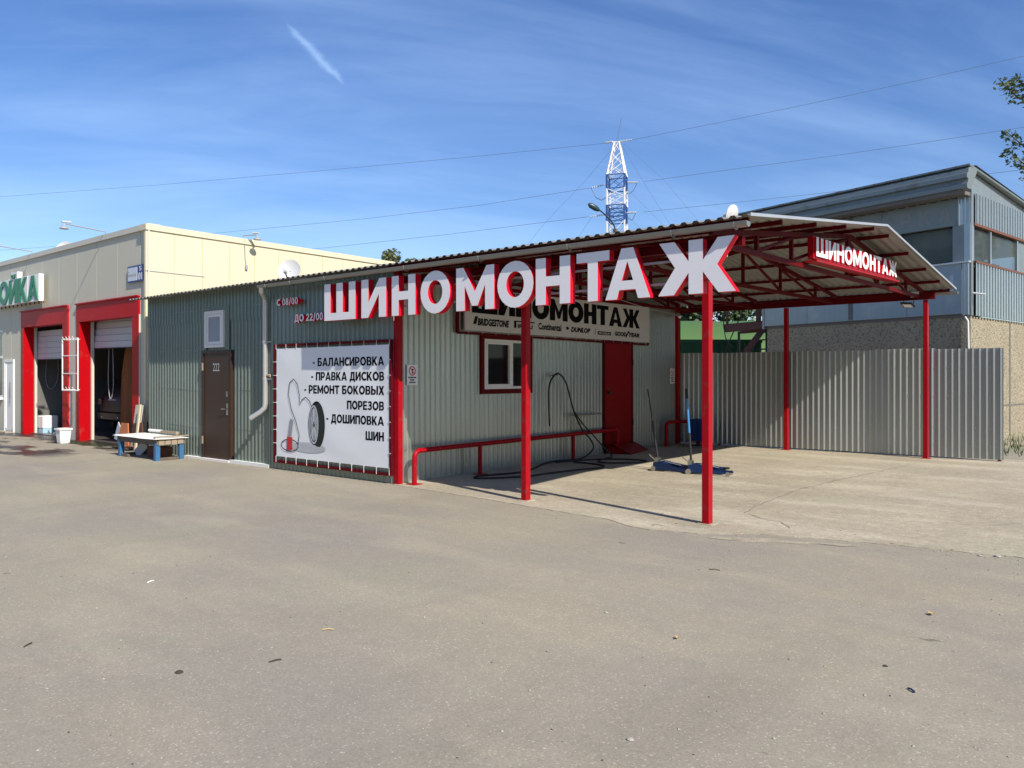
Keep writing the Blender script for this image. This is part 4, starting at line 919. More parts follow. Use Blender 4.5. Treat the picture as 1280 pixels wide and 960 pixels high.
# ================================================================== THINGS IN FRONT OF THE CAR WASH
tb = thing('white_tub', 'small white plastic tub with rim on the ground between the bays', 'tub', (-20.9, 7.55, 0))
mb = MB(); mb.add([(-20.20,7.46,0),(-20.00,7.46,0),(-20.00,7.66,0),(-20.20,7.66,0),(-20.24,7.43,.34),(-19.97,7.43,.34),(-19.97,7.69,.34),(-20.24,7.69,.34)], [(0,3,2,1),(0,1,5,4),(1,2,6,5),(2,3,7,6),(3,0,4,7)]); mb.build('shell', 'white_paint', tb)
mb = MB(); mb.box(-20.26, -19.95, 7.41, 7.44, .32, .36); mb.box(-20.26, -19.95, 7.68, 7.71, .32, .36); mb.box(-20.26, -20.23, 7.44, 7.68, .32, .36); mb.box(-19.98, -19.95, 7.44, 7.68, .32, .36); mb.build('rim', 'white_sheet', tb)
mb = MB(); mb.beam((-20.46, 7.55, .20), (-20.27, 7.55, .23), .16, .10); tag(mb.build('folded_box', 'board', loc=(-21.3, 7.5, 0)), 'crumpled beige cardboard piece left of the white tub', 'cardboard')
bk = thing('water_bucket', 'white square bucket with blue bottom just inside the left-hand bay', 'bucket', (-24.0, 8.62, .02))
mb = MB(); mb.rbox(-24.22, -23.80, 8.42, 8.82, .16, .50, .02); mb.build('upper', 'white_paint', bk); mb = MB(); mb.rbox(-24.21, -23.81, 8.43, 8.81, .0, .159, .015); mb.build('lower', 'pale_blue_plastic', bk)
ob = thing('orange_bin', 'open orange sheet-metal bin with slanted sides in the right-hand bay mouth', 'bin', (-18.0, 7.85, 0))
h6 = [(-.34,.30),(-.20,.62),(.02,.66),(.26,.64),(.28,.22),(-.12,.02)]
ox, oy = -17.08, 7.62
mb = MB(); mb.prism([[(ox-.22,.18),(ox-.05,.60),(ox+.26,.60),(ox+.30,.12),(ox-.10,.02)]], lambda u, v, n_: Vector((u, oy-n_, v)), 0, .02); mb.build('side_panel', 'orange', ob)
mb = MB(); mb.prism([[(ox-.22,.18),(ox-.05,.60),(ox+.26,.60),(ox+.30,.12),(ox-.10,.02)]], lambda u, v, n_: Vector((u, oy+.45-n_, v)), 0, .02); mb.build('side_panel', 'rust', ob)
mb = MB(); mb.beam((ox-.12, oy+.2, .05), (ox+.30, oy+.2, .10), .44, .02); mb.beam((ox+.29, oy+.2, .12), (ox+.25, oy+.2, .60), .44, .02); mb.build('bin_tray', 'rust', ob)
mb = MB(); mb.prism([[(ox-.62,.22),(ox-.42,.60),(ox-.30,.46),(ox-.28,.16)]], lambda u, v, n_: Vector((u, oy+.1-n_, v)), 0, .02); mb.build('end_flap', 'ghost_pale', ob)
mb = MB(); mb.beam((-16.98, 7.80, .01), (-16.98, 7.93, .98), .32, .02, (0, 1, 0)); tag(mb.build('leaning_board', 'board', loc=(-17.36, 7.9, 0)), 'beige board leaning on the red column by the table', 'board')
mb = MB(); mb.beam((-16.74, 7.72, .01), (-16.74, 7.83, 1.0), .07, .03, (0, 1, 0)); tag(mb.build('leaning_batten', 'cream_side', loc=(-17.07, 7.9, 0)), 'narrow pale batten leaning beside the beige board', 'batten')
# table
tbl = thing('low_table', 'low bench with scuffed blue legs and a white sheet-covered top', 'table', (-15.1, 7.4, 0))
for x, y in ((-15.82, 7.08), (-14.33, 7.08), (-14.33, 7.55), (-15.82, 7.55)):
    mb = MB(); mb.rbox(x-.045, x+.045, y-.045, y+.045, 0, .335, .006); mb.build('leg', 'blue_leg', tbl)
mb = MB()
for a, b in (((-15.82, 7.08), (-15.5, 7.08)), ((-14.33, 7.13), (-14.33, 7.50)), ((-15.82, 7.13), (-15.82, 7.50))): mb.beam((a[0], a[1], .03), (b[0], b[1], .03), .05, .045)
mb.build('foot_rail', 'wood_dark', tbl)
mb = MB(); mb.box(-15.93, -14.27, 7.05, 7.075, .30, .405); mb.build('apron', 'wood_dark', tbl)
mb = MB(); mb.box(-15.93, -14.27, 7.58, 7.605, .30, .405); mb.build('apron', 'wood_dark', tbl)
for i in range(4): mb = MB(); y = 7.08+i*.125; mb.box(-14.285, -14.262, y+.004, y+.115, .295+.01*(i % 2), .405); mb.build('end_board', 'wood', tbl)
for i in range(5): mb = MB(); mb.box(-15.93, -14.29, 7.08+i*.10, 7.17+i*.10, .38, .404); mb.build('slat', 'wood', tbl)
mb = MB(); nx, ny = 34, 16; vs = []
for j in range(ny+1):
    for i in range(nx+1):
        u, v = i/nx, j/ny; x = -16.02+1.80*u; y = 6.99+.68*v; e = min(u, 1-u, v, 1-v)
        z = .432+.008*noise.noise(Vector((x*2, y*3, 0)))-(.02 if e < .02 else 0)
        vs.append((x+.01*noise.noise(Vector((y*7, x*3, 1))), y+.012*noise.noise(Vector((x*2, y, 7))), z))
mb.add(vs, [(j*(nx+1)+i, j*(nx+1)+i+1, (j+1)*(nx+1)+i+1, (j+1)*(nx+1)+i) for j in range(ny) for i in range(nx)])
lo = len(vs); mb.nonorm = True; mb.build('top_sheet', 'white_sheet', tbl, smooth=True)
mb = MB(); mb.beam((-14.28, 7.0, .455), (-14.25, 7.66, .46), .05, .02); tag(mb.build('thin_lath', 'wood', loc=(-14.26, 7.4, .43)), 'thin wooden lath lying on the right end of the low table', 'lath')
mb = MB(); mb.tube([(-15.80, 7.64, .49), (-15.30, 7.65, .49)], .03, 10); tag(mb.build('white_pipe', 'white_paint', loc=(-15.6, 7.76, .44)), 'short white pipe lying at the back edge of the low table', 'pipe')
mb = MB(); mb.box(-15.25, -14.62, 7.60, 7.66, .455, .51); tag(mb.build('wooden_block', 'wood', loc=(-15, 7.76, .432)), 'wooden beam offcut lying at the back edge of the low table', 'timber')
mb = MB(); mb.beam((-15.75, 7.35, .02), (-15.55, 7.45, .24), .22, .02, (0, 1, 0)); tag(mb.build('scrap_board', 'white_paint', loc=(-15.65, 7.4, 0)), 'tilted pale scrap board under the low table', 'board')
mb = MB(); mb.rbox(-15.2, -14.75, 7.3, 7.6, 0, .22, .02); tag(mb.build('brown_crate', 'rust', loc=(-15, 7.45, 0)), 'dark brown crate in the shade under the low table', 'crate')

for o_ in [tbl]+[bpy.data.objects[n_] for n_ in ('thin_lath', 'white_pipe', 'wooden_block', 'scrap_board', 'brown_crate')]: o_.location.x -= .13
# ================================================================== THINGS UNDER THE CANOPY
rl = thing('guard_rail', 'long low red pipe rail along the recessed wall', 'guard rail', (-8.36, 10.9, 0), 'red pipe rails')
A = Vector((-8.30, 7.92, 0)); B = Vector((-8.42, 13.85, 0))
def pipe_path(a, b, h_, r_):
    d = (b-a).normalized(); up = Vector((0, 0, 1)); P = [a.copy()]
    for k in range(7): t = R(90*k/6); P.append(a+d*r_*(1-math.cos(t))+up*(h_-r_+r_*math.sin(t)))
    for k in range(7): t = R(90*k/6); P.append(b-d*r_*(1-math.sin(t))+up*(h_-r_+r_*math.cos(t)))
    P.append(b.copy()); return P
mb = MB(); mb.tube(pipe_path(A, B, .50, .11), .037, 14); mb.build('rail_pipe', 'red', rl, smooth=True)
for y in (9.42, 12.18):
    x = -8.30-.12*(y-7.92)/5.93; mb = MB(); mb.tube([(x, y, 0), (x, y, .48)], .035, 12); mb.build('support', 'red', rl, smooth=True)
for y in (7.92, 9.42, 12.18, 13.85): x = -8.30-.12*(y-7.92)/5.93; mb = MB(); mb.rbox(x-.09, x+.09, y-.09, y+.09, .006, .016, .003); mb.build('base_plate', 'red', rl)
rl = thing('guard_rail', 'short red pipe hoop at the far end of the recessed wall', 'guard rail', (-8.42, 16.5, 0), 'red pipe rails')
mb = MB(); mb.tube(pipe_path(Vector((-8.38, 15.93, 0)), Vector((-7.98, 16.78, 0)), .56, .11), .04, 14); mb.build('rail_pipe', 'red', rl, smooth=True)
for p in ((-8.38, 15.93), (-7.98, 16.78)): mb = MB(); mb.rbox(p[0]-.09, p[0]+.09, p[1]-.09, p[1]+.09, .006, .016, .003); mb.build('base_plate', 'red', rl)
hose([(-8.42, 11.46, .69), (-8.42, 11.44, 1.05), (-8.42, 11.46, 1.45), (-8.41, 11.68, 1.66), (-8.40, 11.95, 1.50), (-8.40, 12.22, .95), (-8.38, 12.50, .55), (-8.30, 12.62, .40), (-8.24, 12.66, .20), (-8.28, 12.3, .03), (-8.42, 11.7, .025), (-8.35, 11.2, .022), (-8.1, 10.6, .022), (-7.9, 10.0, .022), (-8.02, 9.45, .022), (-8.12, 9.12, .022), (-7.98, 8.93, .022), (-7.75, 9.15, .022), (-7.50, 9.65, .022), (-7.46, 10.1, .022), (-7.36, 10.8, .022), (-7.22, 11.30, .022), (-7.35, 11.62, .022), (-7.75, 11.75, .022), (-8.05, 11.70, .03)], .016, 'hose', 'air_hose', 'black air hose hung on the grey wall and looped across the slab', loc=(-8.3, 11.6, 0))
hose([(-8.40, 12.2, .97), (-8.36, 12.45, .70), (-8.30, 12.75, .45), (-8.2, 12.98, .20), (-8.05, 13.05, .03), (-7.98, 12.75, .024), (-7.85, 12.3, .024), (-7.70, 12.0, .03), (-7.45, 12.05, .024), (-7.15, 12.35, .024), (-7.05, 12.50, .024), (-7.12, 12.75, .024), (-7.5, 12.8, .024), (-7.95, 12.5, .024), (-8.2, 11.9, .024), (-8.3, 11.5, .024)], .014, 'hose', 'air_hose', 'second black hose curling right towards the floor jacks', loc=(-8, 12.5, 0))
mb = MB(); mb.tube([(-8.42, 12.17, .86), (-8.42, 13.22, .86)], .016, 8); mb.tube([(-8.53, 12.3, .86), (-8.42, 12.3, .86)], .012, 6); mb.tube([(-8.53, 13.1, .86), (-8.42, 13.1, .86)], .012, 6)
tag(mb.build('wall_bar', 'steel', loc=(-8.45, 12.7, .86)), 'short silver bar fixed to the recessed wall between window and red door', 'bar')
hk = MB(); hk.tube([(-8.53, 11.66, 1.62), (-8.38, 11.66, 1.64), (-8.36, 11.66, 1.69)], .008, 6); tag(hk.build('hose_hook', 'dark_metal', loc=(-8.5, 11.66, 1.62)), 'small dark hook on the wall carrying the black hose', 'hook')
mb = MB(); mb.tube([(-8.34, 15.35, 0), (-8.34, 15.35, .24)], .02, 8); tag(mb.build('short_stake', 'dark_metal', loc=(-8.34, 15.35, 0)), 'short dark stake standing between red door and red hoop', 'stake')
def jack(p, ang, lab, htop, blue):
    t = thing('floor_jack', lab, 'floor jack', p, 'trolley jacks on the slab'); c, s_ = math.cos(ang), math.sin(ang); P0 = Vector(p)
    T = lambda x, y, z: P0+Vector((x*c-y*s_, x*s_+y*c, z))
    side = [(0,.03),(.02,.15),(.09,.165),(.20,.165),(.34,.12),(.52,.075),(.68,.06),(.70,.03)]
    for y in (-.12, .12):
        mb = MB(); mb.prism([side], lambda u, v, n_, y=y: T(u, y-n_, v), -.008, .008); mb.build('side_frame', 'jack_blue', t)
    mb = MB(); mb.add([T(.04,-.112,.15),T(.04,.112,.15),T(.18,.112,.162),T(.18,-.112,.162),T(.34,.09,.13),T(.34,-.09,.13)], [(0,1,2,3),(3,2,4,5)]); mb.build('cover', 'jack_blue', t)
    mb = MB(); mb.beam(T(.16,0,.14), T(.60,0,.10), .07, .045); mb.build('lift_arm', 'jack_blue', t); mb = MB(); mb.beam(T(.20,-.05,.168), T(.5,-.05,.125), .012, .008); mb.beam(T(.20,.05,.168), T(.5,.05,.125), .012, .008); mb.build('highlight_strip', 'silver', t)  # silver strips laid over the lift arm stand in for bright highlights
    mb = MB(); mb.lathe(T(.61,0,.10), (0,0,1), [(0,0),(0,.05),(.03,.055),(.03,0)], 14); mb.build('saddle', 'dark_metal', t)
    for x, y, r_ in ((.66,-.135,.035),(.66,.135,.035),(.03,-.14,.045),(.03,.14,.045)):
        mb = MB(); mb.lathe(T(x, y-.018, r_), (s_*-1, c, 0), [(0,0),(0,r_),(.036,r_),(.036,0)], 14); mb.build('wheel', 'steel', t, smooth=True)
    mb = MB(); mb.beam(T(.02,0,.10), T(.04,0,.22), .07, .07); mb.beam(T(.0,-.03,.18), T(-.10,-.05,.27), .012, .02); mb.build('handle_socket', 'steel', t)
    a, b = T(.04,0,.18), T(*htop); L1 = lambda k: a+(b-a)*k
    hd = MB()
    if blue:
        hd.tube([L1(0), L1(.40)], .020, 8); h_ = hd.build('handle', 'dark_metal', t); hd = MB(); hd.tube([L1(.40), L1(.86)], .020, 8); hd.build('handle_tube', 'pole_blue', t); hd = MB(); hd.tube([L1(.86), L1(1)], .025, 8); hd.build('grip', 'rubber', t)
    else:
        hd.tube([L1(0), L1(.55)], .018, 8); hd.build('handle', 'dark_metal', t); hd = MB(); hd.tube([L1(.55), L1(1)], .011, 8); hd.build('handle_tube', 'dark_metal', t)
jack((-6.36, 11.72, .006), R(-1), 'blue floor jack at left with thin dark leaning handle', (-.17, .02, 1.38), False)
jack((-5.74, 11.70, .006), R(12), 'blue floor jack behind the front post with blue and black handle', (-.05, .03, 1.40), True)
bn_ = thing('blue_cart', 'dark blue metal box on thin legs behind the front corner post', 'cart', (-7.68, 16.2, 0))
mb = MB(); mb.rbox(-7.86, -7.50, 16.05, 16.4, .16, .64, .015); mb.build('box', 'bin_blue', bn_); mb = MB(); mb.box(-7.66, -7.655, 16.04, 16.05, .2, .6); mb.build('door_gap', 'black_ink', bn_)
for x, y in ((-7.84, 16.07), (-7.52, 16.07), (-7.84, 16.38), (-7.52, 16.38)): mb = MB(); mb.tube([(x, y, .006), (x, y, .16)], .012, 6); mb.build('leg', 'dark_metal', bn_)
mb = MB(); mb.beam((-7.84, 16.07, .05), (-7.52, 16.07, .05), .02, .02); mb.beam((-7.84, 16.38, .05), (-7.52, 16.38, .05), .02, .02); mb.build('cross_bar', 'dark_metal', bn_)
cm = thing('wall_camera', 'little grey camera at the upper far corner of the recessed wall', 'camera', (-8.4, 16.6, 3.1))
mb = MB(); mb.tube([(-8.45, 16.62, 3.08), (-8.30, 16.45, 3.0)], .035, 8); mb.build('housing', 'pvc', cm); mb = MB(); mb.tube([(-8.5, 16.68, 3.12), (-8.42, 16.62, 3.10)], .015, 6); mb.build('bracket', 'ink_grey', cm)
hose([(-8.2, 13.4, 3.2), (-8.1, 14.6, 3.06), (-8.1, 15.8, 3.02), (-8.35, 16.5, 3.08)], .006, 'ink_lightgrey', 'loose_wire', 'thin pale wire sagging under the canopy roof by the shop wall', loc=(-8.2, 15, 3.0), cat='wire')

# ================================================================== FENCE
fen = thing('sheet_fence', 'tall fence of ribbed galvanised sheets closing the back of the canopy yard', 'fence', (-4.8, 17, 0))
FY = FR((0, 17.0, 0), (1, 0, 0), (0, -1, 0))
wall_sheets(FY, -7.62, -1.93, .035, 2.155, 'galv_fence', fen, name='fence_sheet', pitch=.115, flat=.68, sl=.06, top=.06, depth=.020)
ang = FR((-8.50, 16.86, 0), (.95, .16, 0), (.16, -.95, 0)); mb = MB(); sheet(mb, ang, 0, .88, .03, 2.165); mb.build('fence_sheet', 'galv_fence', fen)
for x in (-7.6, -4.75, -2.0): mb = MB(); mb.rbox(x-.03, x+.03, 17.03, 17.09, 0, 2.1); mb.build('fence_post', 'red_truss', fen)
for z in (.5, 1.75): mb = MB(); mb.beam((-7.6, 17.02, z), (-1.98, 17.02, z), .03, .04); mb.build('rail', 'red_truss', fen)
mb = MB()
for z in (.28, .62, 1.22, 1.78):
    for i in range(24): u = -7.55+i*.235; FY.box(mb, u-.008, u+.008, z-.008, z+.008, .0, .012)
kind(mb.build('screw_heads', 'steel', fen), 'stuff')

# ================================================================== GREY TWO-STOREY BUILDING
gb = thing('grey_workshop', 'weathered grey-blue sheet-clad building with stone-chip base behind the fence', 'building', (-3.0, 20.63, 0))
GC = Vector((-3.0, 20.63, 0)); U1 = Vector((.96, -.279, 0)).normalized(); N1 = Vector((-.279, -.96, 0)).normalized()
U2 = Vector((.184, .983, 0)).normalized(); N2 = Vector((.983, -.184, 0)).normalized()
F1 = FR(GC, U1, N1); F2 = FR(GC, U2, N2)
fbox(F1, 'base_wall', 'stucco', gb, -5.62, -.005, 0, 3.0, -.2, 0); fbox(F2, 'base_wall', 'stucco', gb, .0, 9, 0, 3.02, -.2, .005)
fbox(F1, 'base_shadow_gap', 'soffit', gb, -5.6, -.03, 3.0, 3.08, -.2, .02)
us = [-5.66, -4.25, -2.9, -1.45, -.16]
for i, (a, b) in enumerate(zip(us, us[1:])): fbox(F1, 'blue_panel', 'blue_clad', gb, a+.006, b-.006, 3.08, 4.26, .0, .07+.004*(i % 2))
fbox(F1, 'panel_edge', 'grey_clad', gb, -5.74, -5.66, 3.0, 4.3, -.05, .08)
fbox(F1, 'window_ledge', 'silver', gb, -5.70, .02, 4.262, 4.30, -.05, .12)
put_text(F1, 'П', -3.25, -2.95, 3.62, 4.1, .076, .079, ['ghost_pale'], gb, 'faded_letter'); put_text(F1, 'Ш', -2.78, -2.35, 3.70, 4.1, .072, .0745, ['ghost_pale'], gb, 'faded_letter'); put_text(F1, 'Н', -.62, -.34, 3.62, 4.0, .076, .079, ['ghost_pale'], gb, 'faded_letter')
fbox(F1, 'window_glass', 'dusty_glass', gb, -5.6, -.38, 4.30, 5.17, -.14, -.11)
for u in (-4.3, -3.0, -1.7): fbox(F1, 'window_mullion', 'grey_clad', gb, u-.03, u+.03, 4.30, 5.17, -.109, -.06)
fbox(F1, 'corner_post', 'grey_clad', gb, -.38, -.12, 4.30, 5.17, -.16, .03); fbox(F1, 'corner_post', 'corr_light', gb, -.12, .01, 4.30, 5.17, -.16, .035)
for i, (a, b) in enumerate(((-5.66, -3.9), (-3.9, -2.1), (-2.1, -.24))): fbox(F1, 'lettered_panel', 'grey_fascia', gb, a+.004, b-.004, 5.17, 5.80, -.05, .06+.004*(i % 2))
fbox(F1, 'panel_trim', 'corr_light', gb, -.235, -.205, 5.15, 5.82, -.05, .09)
for ch, u in (('Р', -1.62), ('К', -1.15), ('А', -.68), ('Я', 0))[:3]: put_text(F1, ch, u, u+.27, 5.30, 5.66, .0605, .0635, ['ghost'], gb, 'faded_letter')
put_text(F1, 'С', -2.45, -2.18, 5.27, 5.62, .0645, .0675, ['ghost'], gb, 'faded_letter')
mb = MB(); sheet(mb, FR(F1(0, 0, .02), U1, N1), -.205, -.02, 5.17, 5.86, pitch=.09, depth=.02); mb.build('ribbed_panel', 'corr_light', gb)
mb = MB(); sheet(mb, FR(F1(0, 0, .05), U1, N1), -.16, .0, 3.05, 4.26, pitch=.09, depth=.02); mb.build('ribbed_panel', 'corr_light', gb)
fbox(F1, 'soffit', 'soffit', gb, -6.8, .0, 5.82, 5.90, -.3, .46)
for i in range(20): fbox(F1, 'dentil', 'grey_clad', gb, -5.4+i*.26, -5.32+i*.26, 5.795, 5.82, .03, .058)
RO = []
prf = [(5.90,.44),(5.92,.50),(6.02,.50),(6.04,.46),(6.13,.44),(6.15,.51),(6.25,.50),(6.27,.45),(6.36,.43),(6.41,.36),(6.42,.02),(6.36,.02),(5.90,.30)]
mb = MB(); k = len(prf); vs = [F1(u, z, n_) for u in (-7.0, .16) for z, n_ in prf]
mb.add(vs, [(i, (i+1) % k, k+(i+1) % k, k+i) for i in range(k)]+[tuple(range(k)), tuple(range(2*k-1, k-1, -1))]); mb.build('roof_fascia', 'grey_fascia', gb)
rf_ = MB(); 
def rp(u, n_, z): p = F1(u, 0, n_); return (p.x, p.y, z)
rf_.add([rp(-7, .42, 6.43), rp(.18, .42, 6.43), rp(-.68, -9, 5.55), rp(-7, -9, 5.55), rp(-7, .42, 6.47), rp(.18, .42, 6.47), rp(-.68, -9, 5.62), rp(-7, -9, 5.62)], [(3,2,1,0),(4,5,6,7),(0,1,5,4),(1,2,6,5),(2,3,7,6),(3,0,4,7)])
rf_.build('roof', 'grey_fascia', gb)
mb = MB(); random.seed(5)
for i in range(34):
    u = -6.8+random.random()*6.8; s_ = .006+.014*random.random(); F1.box(mb, u-s_, u+s_, 6.44, 6.45+s_, .40, .43)
kind(mb.build('roof_debris', 'rust', gb), 'stuff')
# right-hand face
def zf(u): return -.092*u
mb = MB(); vs = [F2(.0, 5.83, .02), F2(9, 5.83+zf(9), .02), F2(9, 6.38+zf(9), .02), F2(.0, 6.38, .02), F2(.0, 5.83, -.05), F2(9, 5.83+zf(9), -.05), F2(9, 6.38+zf(9), -.05), F2(.0, 6.38, -.05)]
mb.add(vs, [(0,1,2,3),(7,6,5,4),(0,4,5,1),(1,5,6,2),(2,6,7,3),(3,7,4,0)]); mb.build('gable_fascia', 'corr_light', gb)
mb = MB(); vs = [F2(-.1, 6.36, .0), F2(9, 6.36+zf(9), .0), F2(9, 6.48+zf(9), .16), F2(-.1, 6.48, .16), F2(-.1, 6.50, -.05), F2(9, 6.50+zf(9), -.05)]
mb.add(vs, [(0,1,2,3),(3,2,5,4),(0,4,5,1)]); mb.build('verge', 'dark_metal', gb)
for i in range(4):
    mb = MB(); sheet(mb, FR(F2(0, 0, .0+.002*(i % 2)), U2, N2), .14+i*2.2, .14+(i+1)*2.2, 5.20, 5.90, pitch=.19, depth=.06, flat=.36, sl=.03, top=.52); mb.build('ribbed_panel', 'corr_light', gb)
    mb = MB(); sheet(mb, FR(F2(0, 0, .03+.002*(i % 2)), U2, N2), .10+i*2.2, .10+(i+1)*2.2, 3.03, 4.26, pitch=.19, depth=.06, flat=.36, sl=.03, top=.52); mb.build('ribbed_panel', 'corr_light', gb)
fbox(F2, 'corner_post', 'corr_light', gb, -.01, .12, 3.03, 6.0, -.16, .03); fbox(F2, 'window_beam', 'rust', gb, .12, 8.9, 5.14, 5.20, -.1, .06); fbox(F2, 'window_sill', 'rust', gb, .10, 3.6, 4.26, 4.31, -.1, .10)
fbox(F2, 'window_glass', 'dusty_glass', gb, .15, 3.2, 4.31, 5.14, -.06, -.03)
for u in (1.25, 3.18): fbox(F2, 'window_mullion', 'corr_light', gb, u-.04, u+.04, 4.31, 5.14, -.029, .03)
fbox(F2, 'wall_panel', 'grey_clad', gb, 3.24, 9, 4.26, 5.14, -.05, .0)
mb = MB(); mb.tube([F1(-.10, 3.0, .03), F1(-.02, 2.9, .07), F1(-.01, 2.2, .06), F1(-.01, 1.8, .06)], .022, 8); mb.build('white_conduit', 'pvc', gb)
mb = MB(); mb.rbox(*[0]*0) if False else None
F1.box(mb, -.42, -.22, 2.12, 2.22, 0, .10); mb.build('wall_lamp', 'dark_metal', gb)
mb = MB(); mb.tube([F2(.02, 3.55, .05), F2(.05, 3.5, .3)], .02, 6); mb.build('pipe_stub', 'pvc', gb)
fbox(F2, 'dark_joint', 'soffit', gb, 2.62, 2.72, .1, 2.98, .001, .012); fbox(F2, 'dark_joint', 'soffit', gb, .2, 8.8, .86, .90, .001, .011)
# faded tarpaulin inside the big window
mb = MB(); vs = []
for j in range(9):
    for i in range(31): u, v = i/30, j/8; p = F1(-5.4+4.9*u, 4.34+.78*v, -.30+.05*math.sin(u*19+v*3)+.03*math.sin(u*41-v*5)); vs.append(p)
mb.add(vs, [(j*31+i, j*31+i+1, (j+1)*31+i+1, (j+1)*31+i) for j in range(8) for i in range(30)]); mb.nonorm = True; mb.build('inner_drape', 'drape', gb, smooth=True)
fbox(F1, 'inner_partition', 'inside', gb, -5.6, -.4, 3.1, 6.0, -1.6, -1.5); fbox(F2, 'inner_partition', 'inside', gb, .2, 8.8, 3.1, 5.8, -3.0, -2.9); fbox(F2, 'radiator_shelf', 'grey_clad', gb, .4, 2.9, 4.3, 4.5, -.5, -.3)

# ================================================================== STEEL LANDING, GREEN SHEDS
st = thing('steel_landing', 'rusty brown steel landing with ladder stair left of the grey building', 'steel stair', (-9.3, 22.7, 0))
def sb(name, p, q, wd, ht, m='brown_steel'): mb = MB(); mb.beam(p, q, wd, ht); return mb.build(name, m, st)
sb('beam', (-9.98, 22.85, 3.10), (-8.30, 22.55, 3.16), .12, .22); sb('beam', (-9.9, 23.9, 3.10), (-8.2, 23.6, 3.16), .12, .22)
sb('deck', (-9.95, 23.35, 3.23), (-8.3, 23.1, 3.28), 1.0, .03)
sb('post', (-8.86, 22.72, 3.2), (-8.86, 22.72, 4.3), .12, .12); sb('post', (-9.93, 22.9, 3.2), (-9.93, 22.9, 4.3), .06, .06, 'rust'); sb('post', (-9.55, 22.9, 0), (-9.55, 22.9, 3.0), .06, .06, 'dark_metal')
sb('stringer', (-8.70, 22.6, 3.0), (-9.9, 22.2, 1.2), .06, .18); sb('brace', (-9.2, 22.9, 4.1), (-10.2, 22.9, 2.0), .025, .025, 'dark_metal'); sb('post', (-8.62, 22.75, 0), (-8.62, 22.75, 3.0), .06, .06, 'dark_metal')
for z in (2.15, 2.42, 2.70, 2.93): sb('rung', (-9.0+.4*(z-2.1), 22.55, z), (-8.15, 22.55, z+.02), .04, .04, 'dark_metal')
mb = MB(); mb.tube([(-9.97, 22.8, 4.2), (-10.0, 22.78, 3.2), (-9.9, 22.7, 2.8), (-9.6, 22.6, 2.5)], .015, 6); mb.build('cable', 'dark_metal', st)
hg = thing('green_hangar', 'rounded hangar covered with light green tarpaulin behind the fence', 'hangar', (-12.5, 31, 0))
Rr = Vector((.776, .631, 0)); Fd = Vector((-.631, .776, 0)); H0 = Vector((-13.6, 29.6, 0)); mb = MB(); vs = []; nu, na = 12, 16
for i in range(nu+1):
    for k in range(na+1):
        a = math.pi*k/na; rx = 3.6; vs.append(H0+Rr*(-7+15*i/nu)+Fd*(rx-rx*math.cos(a))+Vector((0, 0, 4.15*math.sin(a)**.75+(.03*math.sin(i*2.6)*math.sin(a)))))
mb.add(vs, [(i*(na+1)+k, i*(na+1)+k+1, (i+1)*(na+1)+k+1, (i+1)*(na+1)+k) for i in range(nu) for k in range(na)]+[tuple(range(na+1)), tuple(nu*(na+1)+k for k in range(na+1))]); mb.build('tarpaulin_skin', 'green_tarp', hg, smooth=True)
gc = thing('green_container', 'dark green metal container in front of the light green hangar', 'container', (-12.2, 26.3, 0))
FGc = FR((-14.6, 24.5, 0), (.776, .631, 0), (.631, -.776, 0))
mb = MB(); FGc.box(mb, 0, 5.05, 0, 2.88, -2.3, -.03); mb.build('shell', 'green_box', gc)
mb = MB(); sheet(mb, FGc, .05, 5.0, .05, 2.85, pitch=.28, depth=.04); mb.build('ribbed_side', 'green_box', gc)
fbox(FGc, 'top_rail', 'green_box', gc, -.02, 5.07, 2.85, 2.97, -2.32, .03)

# ================================================================== TREES
def leaves(mb, c, rad, n_, size, flat=.8):
    for _ in range(n_):
        while True:
            p = Vector((random.uniform(-1, 1), random.uniform(-1, 1), random.uniform(-1, 1)))
            if .15 < p.length < 1: break
        p = c+Vector((p.x*rad, p.y*rad, p.z*rad*flat)); u = Vector((random.gauss(0, 1), random.gauss(0, 1), random.gauss(0, .6))).normalized(); v = u.orthogonal().normalized(); v = (v*math.cos(random.random()*6)+u.cross(v)*math.sin(random.random()*6)); s_ = size*random.uniform(.6, 1.3)
        o = len(mb.v); mb.v += [tuple(p-u*s_), tuple(p+v*s_*.45), tuple(p+u*s_), tuple(p-v*s_*.45)]; mb.f.append((o, o+1, o+2, o+3)); mb.m.append(0)
def tree(x, y, h_, cr, m, lab, seed, group, n_=2600, size=.16, low=.35):
    random.seed(seed); t = thing('tree', lab, 'tree', (x, y, 0), group); mb = MB()
    mb.tube([(x, y, 0), (x+.1, y, h_*.3), (x-.1, y+.1, h_*.6), (x, y, h_*.9)], [.16*h_/8, .13*h_/8, .09*h_/8, .03], 8)
    cl_ = []
    for i in range(16):
        a = random.random()*6.28; z = h_*(low+(1-low)*random.random()**.8); rr = cr*random.uniform(.25, .9)*(1.15-.75*(z/h_-low)/(1-low)); p = Vector((x+math.cos(a)*rr, y+math.sin(a)*rr, z)); cl_.append(p)
        mb.tube([(x, y, z*.7), tuple((Vector((x, y, z*.8))+p)/2), tuple(p)], [.05, .03, .012], 5)
    mb.build('trunk', 'bark', t, smooth=True); cb_ = MB(); cb_.nomerge = True; cb_.nonorm = True
    for p in cl_+[Vector((x, y, h_*.93))]: leaves(cb_, p, cr*random.uniform(.28, .48), n_//17, size)
    cb_.build('crown', m, t)
a = R(39.1)
def cw(lat, d): return (d*-math.sin(a)+lat*math.cos(a), d*math.cos(a)+lat*math.sin(a))
